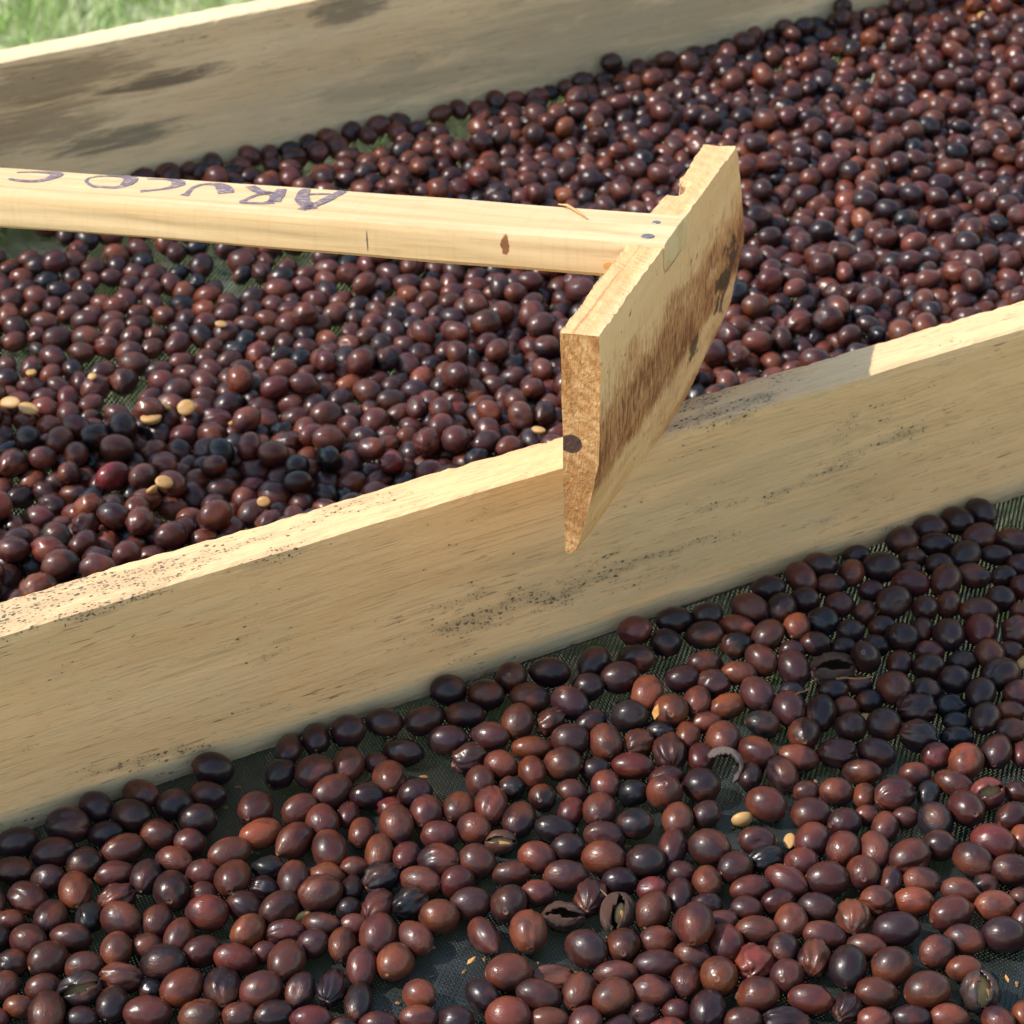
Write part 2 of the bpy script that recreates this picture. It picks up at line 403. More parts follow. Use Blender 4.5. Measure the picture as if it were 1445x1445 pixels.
def bean_mat():
    g = NT('bean_parchment')
    n = g.noise(g.coords(), 420, 4, 0.6)
    return g.base(g.mix(g.step(n, 0.35, 0.7), (0.47, 0.28, 0.105), (0.34, 0.175, 0.055)), 0.5, 0.4)
mat_bean = bean_mat()
def husk_mat(name, c1, c2):
    g = NT(name)
    n = g.noise(g.coords((1, 2.5, 2.5)), 260, 5, 0.65, 1.0)
    g.bump(n, 0.6, 0.0012)
    return g.base(g.mix(g.step(n, 0.35, 0.65), c1, c2), 0.42, 0.45)
mat_husk = husk_mat('husk_skin', (0.040, 0.017, 0.012), (0.105, 0.048, 0.032))
mat_husk_grey = husk_mat('husk_inner', (0.10, 0.075, 0.065), (0.16, 0.12, 0.10))

# ------------------------------------------------------------------ ground
S = 300.0
me = mesh_py('ground', [(-S, -S, GROUND), (S, -S, GROUND), (S, S, GROUND), (-S, S, GROUND)], [(0, 1, 2, 3)])
tag(link('ground', me, mat_lawn), kind='structure')

def grass_patch():
    n = 44000
    # the strip of lawn seen past the far board, and the ground under the bed
    x = np.r_[rng.uniform(0.1, 2.1, 32000), rng.uniform(-0.3, 1.6, 12000)]
    y = np.r_[rng.uniform(1.9, 3.4, 32000), rng.uniform(-0.1, 1.9, 12000)]
    h = rng.uniform(0.02, 0.055, n) * (1 + 0.5 * smooth_noise(x, y, 3, 7.0))
    h = np.clip(h, 0.012, 0.09)
    a = rng.uniform(0, 6.28, n); w = rng.uniform(0.0012, 0.0026, n)
    lean = rng.normal(0, 0.45, (n, 2))
    b = np.stack([x, y, np.full(n, GROUND)], -1)
    sx = np.stack([np.cos(a) * w, np.sin(a) * w, np.zeros(n)], -1)
    mid = b + np.stack([lean[:, 0] * h * .35, lean[:, 1] * h * .35, h * .6], -1)
    tip = b + np.stack([lean[:, 0] * h, lean[:, 1] * h, h * .92], -1)
    co = np.stack([b - sx, b + sx, mid + sx * .8, mid - sx * .8, tip], 1).reshape(-1, 3)
    i = np.arange(n)[:, None] * 5
    f = np.concatenate([i + [0, 1, 2], i + [0, 2, 3], i + [3, 2, 4]])
    o = link('grass', mesh_np('grass', co, f, False), mat_blade_grass)
    tag(o, 'short sunlit lawn grass beyond the far board', 'grass', kind='stuff')
grass_patch()

# ------------------------------------------------------------------ boards
def board(name, x0, x1, y0, y1, z0, z1, mat, seed, nx=260, ny=10, nz=26, along='x', rough_top=0.00016):
    """a sawn board with slightly wandering faces and worn edges"""
    r = np.random.default_rng(seed)
    # cross-section loop (y,z) with small chamfers
    ys = np.linspace(0, 1, ny); zs = np.linspace(0, 1, nz)
    loop = [(v, 0.0) for v in ys[:-1]] + [(1.0, v) for v in zs[:-1]] + [(v, 1.0) for v in ys[::-1][:-1]] + [(0.0, v) for v in zs[::-1][:-1]]
    loop = np.array(loop); K = len(loop)
    W, Ht = y1 - y0, z1 - z0
    ly, lz = loop[:, 0] * W, loop[:, 1] * Ht
    ch = 0.0009
    dy = np.minimum(ly, W - ly); dz = np.minimum(lz, Ht - lz)
    corner = (dy < 1e-9) & (dz < 1e-9)
    X = np.linspace(x0, x1, nx)
    co = np.zeros((nx, K, 3))
    for i, x in enumerate(X):
        yy, zz = ly.copy(), lz.copy()
        wob = 0.0004 * smooth_noise(np.full(K, x), loop[:, 1] * 0.3, seed, 30.0)
        wob2 = rough_top * smooth_noise(np.full(K, x), loop[:, 0] * 0.02, seed + 1, 70.0)
        jit = r.normal(0, 1, K)
        yy = yy + wob
        zz = zz + np.where(loop[:, 1] > 0.99, wob2 + rough_top * 0.30 * jit, 0)
        cc = ch * (0.7 + 0.5 * abs(r.normal()))
        yy[corner] += np.where(ly[corner] < W / 2, cc, -cc) * 0.5
        zz[corner] += np.where(lz[corner] < Ht / 2, cc, -cc) * 0.5
        co[i, :, 0] = x; co[i, :, 1] = y0 + yy; co[i, :, 2] = z0 + zz
    verts = co.reshape(-1, 3)
    if along == 'y':
        verts = np.stack([verts[:, 1], verts[:, 0], verts[:, 2]], -1)
    faces = []
    for i in range(nx - 1):
        a, b = i * K, (i + 1) * K
        for k in range(K):
            k2 = (k + 1) % K
            faces.append((a + k, a + k2, b + k2, b + k) if along == 'y' else (a + k2, a + k, b + k, b + k2))
    faces.append(tuple(range(K)) if along == 'x' else tuple(range(K))[::-1])
    faces.append(tuple((nx - 1) * K + k for k in range(K))[::-1] if along == 'x' else tuple((nx - 1) * K + k for k in range(K)))
    me = mesh_py(name, verts, faces)
    o = link(name, me, mat)
    return o
o = board('side_board', -0.35, XEND + 0.03, 0.0, T1, -0.003, H, mat_near, 21, nx=420)
tag(o, 'pale tan side board with black mould specks, rake blade resting across it', 'board', 'side boards of the drying bed')
o = board('side_board', -0.35, XEND + 0.03, D, D + T2, -0.003, H, mat_far, 31, nx=300)
tag(o, 'weathered grey-brown side board beyond the rear cherries, lawn behind it', 'board', 'side boards of the drying bed')
o = board('end_board', T1 + 0.001, D - 0.001, XEND, XEND + 0.02, -0.003, H * 0.92, mat_far, 41, nx=60, along='y')
tag(o, 'pale end board joining the two side boards at the top right corner', 'board')

# ------------------------------------------------------------------ net
def weave(x0, x1, y0, y1, p, cover):
    nx, ny = int((x1 - x0) / p), int((y1 - y0) / p)
    X = x0 + np.arange(nx) * p; Y = y0 + np.arange(ny) * p
    gx, gy = np.meshgrid(X, Y, indexing='ij')
    jx = 0.10 * p * smooth_noise(gx, gy, 71, 120.0); jy = 0.10 * p * smooth_noise(gx, gy, 72, 120.0)
    z = net_z(gx, gy); s = np.where((np.add.outer(np.arange(nx), np.arange(ny))) % 2 == 0, 1.0, -1.0) * (0.31 if cover > 0.4 else 0.34) * p
    w = cover * p
    gx = gx + jx; gy = gy + jy
    base = np.arange(nx * ny).reshape(nx, ny)
    warp = np.stack([np.stack([gx - w, gy, z + s], -1), np.stack([gx + w, gy, z + s], -1)], 2).reshape(-1, 3)
    weft = np.stack([np.stack([gx, gy - w * 1.02, z - s], -1), np.stack([gx, gy + w * 1.02, z - s], -1)], 2).reshape(-1, 3)
    a, b = base[:, :-1].ravel() * 2, base[:, 1:].ravel() * 2
    f1 = np.stack([a, a + 1, b + 1, b], -1)
    n0 = nx * ny * 2
    a, b = base[:-1, :].ravel() * 2 + n0, base[1:, :].ravel() * 2 + n0
    f2 = np.stack([a, b, b + 1, a + 1], -1)
    return np.concatenate([warp, weft]), np.concatenate([f1, f2])
c1, f1 = weave(-0.02, 0.66, -0.36, 0.004, 0.00128, 0.450)
c2, f2 = weave(0.0, XEND, T1 - 0.004, D + 0.004, 0.00165, 0.345)
o = link('drying_net', mesh_np('drying_net', np.concatenate([c1, c2]), np.concatenate([f1, f2 + len(c1)]), True), mat_net)
tag(o, 'black woven plastic net stretched under the coffee cherries', 'net')

# ------------------------------------------------------------------ cherry shapes
def cherry_shape(seed, kind='smooth', seg=24, rings=None):
    """unit cherry, long axis x (semi-axis 1), the navel at +x, the stalk scar at -x"""
    r = np.random.default_rng(seed)
    th = np.radians(rings if rings is not None else [0, 3, 6.5, 9.5, 13, 18, 26, 37, 50, 64, 78, 92, 106, 120, 134, 147, 158, 166, 172, 176, 180])
    ph = np.arange(seg) * 2 * math.pi / seg
    TH, PH = np.meshgrid(th, ph, indexing='ij')
    n = np.stack([np.cos(TH), np.sin(TH) * np.cos(PH), np.sin(TH) * np.sin(PH)], -1)
    rad = np.ones_like(TH)
    def lump(freq, amp, sd):
        rr = np.random.default_rng(sd); v = 0
        for k in range(6):
            d = rr.normal(0, 1, 3); v = v + np.sin(n @ d * freq + rr.uniform(0, 6.28))
        return amp * v / 6 ** .5
    rad += lump(1.6, 0.022, seed * 7 + 1) + lump(4.0, 0.010, seed * 7 + 2)
    egg = r.uniform(-0.09, 0.09)
    rad *= 1 + egg * n[..., 0] * 0.5
    rad += 0.020 * np.cos(2 * PH + r.uniform(0, 6)) * np.sin(TH) ** 2           # two beans inside: slightly flat
    deg = np.degrees(TH)
    rim = r.uniform(0.5, 1.0)
    rad += rim * (0.030 * np.exp(-((deg - 9.5) / 2.6) ** 2) - 0.045 * np.exp(-(deg / 4.5) ** 2) - 0.020 * np.exp(-((deg - 17) / 4.5) ** 2))
    rad += -0.05 * np.exp(-((180 - deg) / 5.0) ** 2) + 0.012 * np.exp(-((172 - deg) / 4.0) ** 2)
    if kind in ('smooth', 'point'):
        for k in range(r.integers(0, 4)):                       # faint hollows and dried creases
            d = r.normal(0, 1, 3); d /= np.linalg.norm(d)
            ang = np.degrees(np.arccos(np.clip(n @ d, -1, 1)))
            rad -= r.uniform(0.035, 0.10) * np.exp(-(ang / r.uniform(16, 30)) ** 2)
        for k in range(r.integers(0, 3)):
            p0 = r.uniform(0, 6.28); d = np.angle(np.exp(1j * (PH - p0 - 0.5 * np.sin(2 * TH + k))))
            rad -= r.uniform(0.025, 0.055) * np.exp(-(d / 0.15) ** 2) * np.exp(-((TH - r.uniform(0.6, 2.5)) / 0.6) ** 2)
    if kind == 'dent':
        for k in range(r.integers(1, 3)):
            d = r.normal(0, 1, 3); d[0] *= 0.5; d /= np.linalg.norm(d)
            ang = np.degrees(np.arccos(np.clip(n @ d, -1, 1)))
            rad -= r.uniform(0.16, 0.28) * np.exp(-(ang / r.uniform(20, 30)) ** 2)
    if kind == 'crease':
        for k in range(r.integers(2, 4)):
            p0 = r.uniform(0, 6.28); d = np.angle(np.exp(1j * (PH - p0 - 0.4 * np.sin(2 * TH + k))))
            rad -= r.uniform(0.08, 0.13) * np.exp(-(d / 0.15) ** 2) * np.sin(TH) ** 1.2
            rad += 0.04 * np.exp(-((abs(d) - 0.34) / 0.16) ** 2) * np.sin(TH) ** 1.2
    if kind == 'wrinkle':
        k = r.integers(7, 10)
        rad += 0.075 * np.sin(k * PH + 1.6 * np.sin(2.3 * TH + r.uniform(0, 6)) + lump(3, 1.2, seed + 5)) * np.sin(TH) ** 0.8
        rad += lump(5.5, 0.07, seed * 3 + 9)
        rad *= 0.95
    if kind == 'point':
        rad += 0.22 * np.exp(-((180 - deg) / 17.0) ** 2)
    co = n * rad[..., None]
    R_, S_ = TH.shape
    v = co.reshape(-1, 3)
    # merge poles
    idx = np.arange(R_ * S_).reshape(R_, S_); idx[0, :] = idx[0, 0]; idx[-1, :] = idx[-1, 0]
    f = []
    for i in range(R_ - 1):
        for j in range(S_):
            j2 = (j + 1) % S_
            q = [idx[i, j], idx[i + 1, j], idx[i + 1, j2], idx[i, j2]]
            q2 = []
            for x in q:
                if x not in q2: q2.append(x)
            if len(q2) >= 3: f.append(tuple(int(x) for x in q2))
    return v, f
def clean(v, f):
    used = sorted({i for q in f for i in q}); mp = {a: b for b, a in enumerate(used)}
    return v[used], [tuple(mp[i] for i in q) for q in f]

SHAPES = {}
def add_shapes(kind, count, sd):
    SHAPES[kind] = []
    for k in range(count):
        v, f = clean(*cherry_shape(sd + k, kind, seg=36 if kind in ('wrinkle', 'crease') else 26))
        me = mesh_py('coffee_cherry', v, f, True); me.materials.append(mat_cherry)
        SHAPES[kind].append(me)
add_shapes('smooth', 26, 100); add_shapes('dent', 8, 200); add_shapes('crease', 8, 300)
add_shapes('wrinkle', 6, 400); add_shapes('point', 3, 500)

TINTS = {   # real skin colours (linear)
    'b': (0.068, 0.0178, 0.0128), 'd': (0.023, 0.0080, 0.0090), 'k': (0.0095, 0.0078, 0.0095),
    'o': (0.130, 0.033, 0.0140), 'r': (0.098, 0.0125, 0.0120)}
def tint_of(code, r):
    c = np.array(TINTS[code[0]])
    if len(code) > 1: c = 0.6 * c + 0.4 * np.array(TINTS[code[1]])
    c = c * r.uniform(0.62, 1.42)
    c = c * np.array([1, r.uniform(0.9, 1.12), r.uniform(0.88, 1.15)])
    return np.clip(c, 0.004, 1)

# ------------------------------------------------------------------ where the front cherries lie
# x, y, long, short, axis angle, colour[, shape]: read off four enlargements of the photograph
def rows(txt, ox, oy, sc):
    out = []
    for ln in txt.strip().split(';'):
        p = ln.split()
        if len(p) < 6: continue
        out.append((ox + float(p[0]) / sc, oy + float(p[1]) / sc, float(p[2]) / sc, float(p[3]) / sc, float(p[4]), p[5], p[6] if len(p) > 6 else ''))
    return out
FRONT = rows('''
75 705 150 115 10 d;65 825 150 120 0 d;215 750 165 120 10 d;195 870 130 110 0 d;320 625 165 140 0 d;385 560 130 120 -30 d;
520 600 155 125 -15 d;565 490 160 110 -20 d;455 660 135 100 0 d;695 540 135 120 15 d;835 515 140 110 0 d dent;870 405 155 120 0 d;
795 610 145 125 0 d;1155 285 145 100 75 d point;1265 285 125 110 90 d;1420 250 130 120 0 d;1180 400 120 110 40 d;1262 425 145 138 20 bd;
1390 465 165 120 30 b stalk;1260 570 140 110 25 b;1370 615 130 120 0 b e;1235 670 148 130 40 b point;1045 570 150 130 60 bd;1070 680 165 120 20 o;
635 675 140 130 0 b dent;725 705 120 110 0 b;490 735 165 115 15 b crease;370 835 130 120 20 d;280 920 160 125 95 ob;95 950 155 120 -20 b crease;
25 1020 110 90 0 b;700 810 150 110 -15 b dent;520 835 145 105 10 b;610 860 140 115 70 d crease;490 930 145 110 20 bd wrinkle;690 925 165 160 20 d e;
820 840 120 110 0 b;935 770 160 120 20 ob;925 860 175 170 40 b e;1060 890 120 110 0 d;1110 820 130 95 0 k wrinkle;1220 900 150 125 80 b;
1345 745 155 145 100 bd;1395 850 140 110 0 o;1345 920 180 160 15 db crease;1130 990 155 130 30 b;1010 1090 140 130 45 o;880 1010 160 140 0 br;
775 1065 145 115 60 b;785 920 110 100 0 b;605 1010 125 115 60 b;510 1040 160 150 -20 db;390 1040 115 105 80 k crease;280 1055 160 110 0 b;
130 1090 140 120 -20 b dent;30 1090 130 120 0 d;435 1150 135 125 0 ob e;225 1165 150 135 30 b;345 1215 150 110 0 b;650 1165 170 165 0 d dent;
690 1100 120 100 0 b;835 1155 140 115 20 b;520 1250 175 115 0 b;185 1280 130 110 10 b;75 1210 120 110 0 d;45 1305 120 110 0 b e;
190 1365 165 145 80 db crease;85 1395 120 100 0 ob;725 1280 165 160 30 or;910 1260 165 160 90 d crease;970 1160 165 120 0 br;1085 1150 100 90 0 b;
1180 1175 170 150 75 b;1165 1055 150 105 5 b crease;1315 1055 150 100 -10 b;1290 1130 125 115 0 db;1405 1150 140 115 80 b;1425 1030 110 90 0 b;
1080 1290 160 145 20 b;1250 1300 140 120 60 d dent;1395 1310 150 115 70 d wrinkle;455 1360 140 120 60 d;600 1395 185 125 0 b;835 1405 160 130 0 ob;
965 1400 130 110 0 b;1130 1400 150 110 15 d;1265 1430 160 110 0 dr;310 1415 130 100 0 d;15 1400 110 90 0 b;1410 940 100 90 0 d;640 1310 90 80 0 k wrinkle
''', 0, 945, 2.89) + rows('''
180 215 140 105 0 d;345 205 150 110 20 d;440 80 135 120 0 d;590 100 140 120 -10 d;510 185 160 105 -5 d;435 290 160 115 -5 d dent;
615 275 140 110 -10 db;700 40 120 115 0 bd e;790 115 165 115 -5 d;855 10 160 110 0 d;725 215 135 125 80 db;865 210 120 105 30 b wrinkle;
950 115 150 125 -25 d;1015 90 125 115 0 d;1135 50 150 140 10 bd;1255 105 135 120 70 ob;1395 40 125 105 10 d;1385 145 135 130 0 o e;
1180 195 140 130 0 dk;1020 215 125 95 20 d;1350 235 118 90 -10 k wrinkle;1240 285 130 110 30 ob;1090 300 150 130 110 ob;940 290 145 135 0 b;
780 325 155 100 0 bo;220 355 150 105 -5 d;530 375 140 120 20 bd wrinkle;680 400 130 115 -10 b;575 465 125 110 10 b e;800 415 120 105 70 o e;
905 395 145 135 -10 bd;1005 410 110 95 0 d;1195 400 170 108 -5 br crease;1340 340 140 125 100 b;1425 300 120 100 80 b;1325 450 135 95 0 db crease;
1080 485 112 108 0 b e;1205 510 115 108 0 k;1330 540 145 135 0 b e;35 430 140 120 70 b;160 470 165 130 95 bo;165 395 100 80 0 b;290 510 130 110 10 d;
70 550 130 110 0 d;700 485 105 95 0 k wrinkle;640 560 170 128 85 bo crease;825 530 112 104 0 d e;945 510 118 100 0 b;480 565 130 120 50 b;
355 580 135 120 20 b e;750 610 150 125 70 d;850 635 170 105 -5 dk dent;925 590 115 100 60 br crease;1060 580 150 105 0 b e;1205 630 135 130 0 k;
205 640 155 148 0 b e;200 578 110 90 0 r;85 660 125 105 80 b;20 620 115 90 80 br;400 675 145 110 0 b;545 655 125 118 0 b e;1075 680 150 108 -5 bd dent;
1410 620 135 118 80 b;125 780 145 112 80 ob;255 765 120 105 60 b crease;400 790 160 132 -10 d crease;550 785 140 130 -20 bd;810 765 140 122 -15 ob;
940 735 130 118 0 d;1070 785 175 135 -5 b;1280 770 155 142 0 d dent;1415 755 150 118 80 bd;925 855 170 125 0 db;695 835 145 100 0 ob;300 875 180 112 -15 b;
150 890 140 128 30 k wrinkle;230 970 140 118 20 k wrinkle;375 980 150 130 0 ob;530 950 155 122 0 b;675 945 145 140 0 bd e;775 930 130 112 0 bd;
1045 920 150 122 75 db;1255 910 120 100 0 br;1340 945 150 142 60 d crease;1420 870 110 95 0 b;20 840 110 90 0 ob;30 900 120 90 80 d;
100 1040 165 155 0 b e;285 1100 150 122 -40 b;585 1085 160 112 -55 b point;765 1070 165 145 100 ob crease;30 1170 150 115 80 b;220 1195 150 135 60 ob;
1030 1150 165 148 -30 db;1200 1145 145 122 -10 b e;1280 1070 140 122 10 b;1410 1080 160 110 85 b;20 1310 160 105 80 d;325 1330 128 115 -20 ob;
690 1260 175 152 10 b;1150 1240 165 115 0 b;1345 1230 180 115 0 b;800 1330 170 125 -10 b;1000 1340 150 122 70 b crease;1105 1350 160 150 30 ob;
1280 1330 165 130 0 db dent;695 1410 170 150 0 br;880 1430 160 110 0 ob;300 1430 150 110 0 b;140 1435 150 100 0 b;50 1440 110 90 0 d;
1215 1415 120 105 0 d wrinkle;1350 1435 150 100 0 or
''', 480, 945, 2.89) + rows('''
110 1068 105 96 0 bo;245 1030 120 88 10 d;220 1108 98 90 0 d;120 1165 115 96 0 d
''', 850, 450, 2.4286) + rows('''
130 535 122 104 0 d;125 620 150 108 0 db;285 505 145 120 -20 d;265 580 140 92 -10 ob;370 420 130 104 0 d;440 505 122 115 50 d;510 440 112 102 0 d;
275 665 125 104 15 k wrinkle;110 740 140 100 10 b dent;260 775 140 92 -5 ob;375 745 138 122 -40 bo;475 605 118 112 60 ob;565 645 118 96 0 b;
595 560 122 112 0 k crease;645 665 100 85 0 d;665 490 112 102 0 bd;710 600 108 98 0 d;590 320 138 112 0 d;635 400 122 92 0 d;740 355 122 102 80 bo;
740 280 105 85 0 d;850 330 148 132 0 d;800 430 105 88 0 d;775 520 102 90 50 bd;895 475 165 132 25 db dent;955 220 126 116 0 d;1035 155 135 105 0 d;
1145 125 132 112 -20 d;1250 90 132 112 -30 d;1100 240 155 100 0 d;1240 205 140 110 15 db;1005 300 105 88 0 bd;1135 325 118 98 0 d;1210 365 140 100 -5 d;
1025 385 145 104 -5 br;1270 290 130 88 0 d;1385 230 132 106 -10 d;1320 380 105 88 0 d;1410 320 108 96 0 db;1145 440 112 102 70 bd;1220 500 150 106 0 b;
1335 470 115 108 0 d dent;1415 405 108 96 0 rb;1040 510 115 92 0 db e;945 360 95 80 0 d;1440 520 100 80 0 o;1420 600 132 128 0 bd;1270 615 155 128 95 rb;
1120 605 150 146 0 d e;935 620 132 128 0 d;850 585 108 90 0 d;1015 600 105 88 80 d;830 665 108 88 0 d;745 720 145 138 0 d e;1040 685 115 90 0 b;
925 735 115 102 60 br crease;1040 755 128 112 0 d;1190 730 115 92 0 d;1320 725 120 115 0 o e;1380 690 95 85 0 b;1165 815 126 112 0 d;1270 840 130 120 80 d;
1400 835 135 112 5 bd;870 850 150 138 0 b e;480 690 105 85 0 d;470 830 110 88 0 k wrinkle;650 850 124 98 0 d;740 830 105 80 0 k;320 880 160 148 -60 db;
200 920 145 98 20 o crease;120 850 132 114 0 bk wrinkle;25 915 130 112 80 ob;460 925 150 128 100 db;590 935 150 122 80 d;700 920 105 90 0 b;785 900 105 98 0 d;
720 1005 122 112 0 bd;860 990 134 128 0 d;995 920 160 132 0 d;1030 865 122 112 0 d;1135 915 132 100 0 k wrinkle;1275 965 132 115 70 db;1390 930 118 92 0 ob;
1380 1015 124 100 0 bo dent;1180 985 110 85 0 k;1165 1045 132 92 0 k;1000 1045 155 128 -5 kd;345 1000 140 112 0 k dent;515 1035 140 114 0 db e;100 985 132 88 0 br;
65 1075 130 106 80 br;190 1055 150 140 90 bd;655 1115 155 122 -5 bd;825 1115 142 118 -15 db crease;485 1145 160 112 -5 bo;1090 1125 114 110 0 b;
1300 1120 140 125 80 db;1215 1145 150 122 -40 o e;1420 1120 110 92 80 br;760 1195 150 106 -10 db;100 1240 146 140 0 d;290 1205 122 102 80 d;360 1325 155 150 -20 b;
50 1390 118 110 30 bd;535 1275 104 90 0 b;660 1275 132 114 0 b dent;775 1310 122 92 80 b;895 1280 160 148 20 bd;995 1215 124 104 0 b;1040 1265 112 92 80 k dent;
1150 1230 150 102 -20 b;1415 1275 105 92 0 b;570 1370 155 132 0 b;710 1390 124 116 0 bd e;1030 1395 140 132 0 k e;1205 1340 165 142 0 bd e;1400 1380 140 114 30 bd;
790 1410 100 85 0 b;850 1430 124 106 80 bd;920 1420 105 88 0 bo
''', 960, 690, 2.979) + rows('''
360 700 145 112 0 bd dent;415 780 140 108 10 k wrinkle;100 750 160 142 -20 bd;225 820 138 128 30 bd;95 870 125 108 0 ob e;120 970 125 102 0 d;25 940 140 105 80 db;
575 715 142 130 60 bd;720 740 132 126 0 bd e;865 690 150 122 100 b dent;1320 705 200 142 -15 br;990 770 168 150 25 bo crease;1090 745 125 118 0 d;1215 770 150 132 -30 bd;
1375 830 160 124 0 bd;1285 870 108 90 0 k wrinkle;780 830 140 122 0 bd e;870 840 122 102 80 d;630 835 165 134 0 b;500 875 180 114 -25 b crease;340 885 155 105 10 b;
445 945 132 102 10 bd;325 970 124 102 0 b;850 945 132 114 0 b;610 975 145 114 -10 db;1005 955 155 118 -10 ob;1090 870 150 114 0 b;1180 905 145 108 -10 b point;
1330 965 155 118 0 ob;745 1015 150 128 90 bo;480 1025 140 110 -15 bo e;335 1065 165 114 -5 b;225 1040 132 98 5 b;85 1085 170 140 80 b;200 1130 146 134 0 br e;
440 1130 126 120 80 d;620 1085 165 112 -5 b;805 1135 150 100 -10 b;925 1060 185 134 0 db crease;1150 1020 175 138 20 b point;1340 1085 165 142 0 d;
1100 1145 136 130 40 db;1205 1225 140 105 0 ob crease;905 1215 160 150 20 b;725 1220 180 150 80 d crease;580 1190 150 130 80 d;325 1200 152 148 70 ro;455 1245 136 130 0 b e;
165 1260 156 146 0 ob e;30 1235 130 120 80 b;360 1335 170 142 0 b;585 1345 170 124 -5 ro;720 1380 124 112 60 db;820 1320 165 126 0 ob;1055 1310 170 152 10 bo;
145 1375 150 132 70 d crease;300 1425 150 105 0 b;480 1430 180 110 0 d;820 1430 135 105 0 bo;985 1425 150 105 0 d;1140 1420 150 108 0 o;25 1430 110 95 0 br;
1438 690 105 90 80 o;1438 940 90 80 0 k;1440 1410 100 80 80 o
''', 945, 945, 2.89)

# ------------------------------------------------------------------ settle the cherries on the net
class Bed:
    def __init__(s): s.p, s.ax, s.rot, s.code, s.kind, s.spec = [], [], [], [], [], []
    def add(s, p, ax, R, code, kind, spec=None):
        s.p.append(np.array(p, float)); s.ax.append(np.array(ax, float)); s.rot.append(R); s.code.append(code); s.kind.append(kind); s.spec.append(spec)
def frame_from(long_dir, roll):
    a = np.array(long_dir, float); a /= np.linalg.norm(a)
    h = np.array([0, 0, 1.0]) if abs(a[2]) < 0.9 else np.array([1.0, 0, 0])
    b = np.cross(h, a); b /= np.linalg.norm(b); c = np.cross(a, b)
    b2 = math.cos(roll) * b + math.sin(roll) * c; c2 = -math.sin(roll) * b + math.cos(roll) * c
    return np.stack([a, b2, c2], 1)
def settle(bed, ymin, ymax, iters, spring, seed):
    P = np.array(bed.p); AX = np.array(bed.ax); R = np.array(bed.rot)
    A = np.einsum('nij,nj,nkj->nik', R, AX ** 2, R)
    hz = np.sqrt(A[:, 2, 2]); hy = np.sqrt(A[:, 1, 1]); X0 = P.copy(); N = len(P)
    big = AX.max()
    for it in range(iters):
        if it % 8 == 0:
            order = np.argsort(P[:, 0]); xs = P[order, 0]
            hi = np.searchsorted(xs, xs + 2 * big + 0.002)
            I = np.concatenate([np.full(hi[k] - k - 1, k) for k in range(N)]); J = np.concatenate([np.arange(k + 1, hi[k]) for k in range(N)])
            I, J = order[I], order[J]
            m = np.abs(P[I, 1] - P[J, 1]) < 2 * big + 0.002
            I, J = I[m], J[m]
        last = it > iters - 50
        P[:, 2] -= 0.0004 if not last else 0.00008
        if not last: P[:, :2] += spring * (X0[:, :2] - P[:, :2])
        d = P[J] - P[I]; L = np.linalg.norm(d, axis=1) + 1e-9; n = d / L[:, None]
        sup = np.sqrt(np.einsum('ni,nij,nj->n', n, A[I], n)) + np.sqrt(np.einsum('ni,nij,nj->n', n, A[J], n))
        pen = sup * 0.945 - L; k = pen > 0
        cor = n[k] * (pen[k] * 0.32)[:, None]
        np.add.at(P, I[k], -cor); np.add.at(P, J[k], cor)
        P[:, 1] = np.clip(P[:, 1], ymin + hy, ymax - hy)
        fl = net_z(P[:, 0], P[:, 1]) + 0.0004 + hz
        P[:, 2] = np.maximum(P[:, 2], fl)
    bed.p = list(P)
    return P

front = Bed(); shape_rng = np.random.default_rng(5)
def horizontal_dir(px, py, ang):
    a = math.radians(ang)
    p0, _ = on_z(px, py, 0.0); p1, _ = on_z(px + 10 * math.cos(a), py - 10 * math.sin(a), 0.0)
    d = p1 - p0
    return d / np.linalg.norm(d)
def put_front(px, py, L, W, ang, code, shape, spec=None):
    if shape == '' and not spec and shape_rng.random() < 0.22: shape = ['dent', 'crease', 'dent', 'wrinkle', 'crease'][shape_rng.integers(0, 5)]
    p, s = on_z(px, py, 0.0)
    mm = s / F_PX
    L, W = max(L, W) * mm * 1.12, min(L, W) * mm * 1.11
    zc = float(net_z(p[0], p[1])) + W * 0.5
    p, s = on_z(px, py, zc)
    if shape == 'e':                                       # seen end-on, the navel towards us
        d = -FWD * np.array([1, 1, 0.5]) + rng.normal(0, 0.22, 3); a = 0.5 * max(L, W) * 1.10; b = 0.5 * (L + W) * 0.5
    else:
        d = horizontal_dir(px, py, ang); d = d + np.array([0, 0, rng.normal(0, 0.12)])
        fs = 1.0 + 0.12 * abs(math.sin(math.radians(ang)))
        a = 0.5 * L * fs; b = 0.5 * W
        if rng.random() < 0.5: d = -d
    a = min(max(a, 0.0046), 0.0086); b = min(max(b, 0.0042), 0.0070)
    if spec: a, b = 0.5 * L, 0.5 * W
    front.add(p, (a, b, b * rng.uniform(0.93, 1.0)), frame_from(d, rng.uniform(0, 6.28)), code, shape, spec)
for r_ in FRONT:
    put_front(*r_)
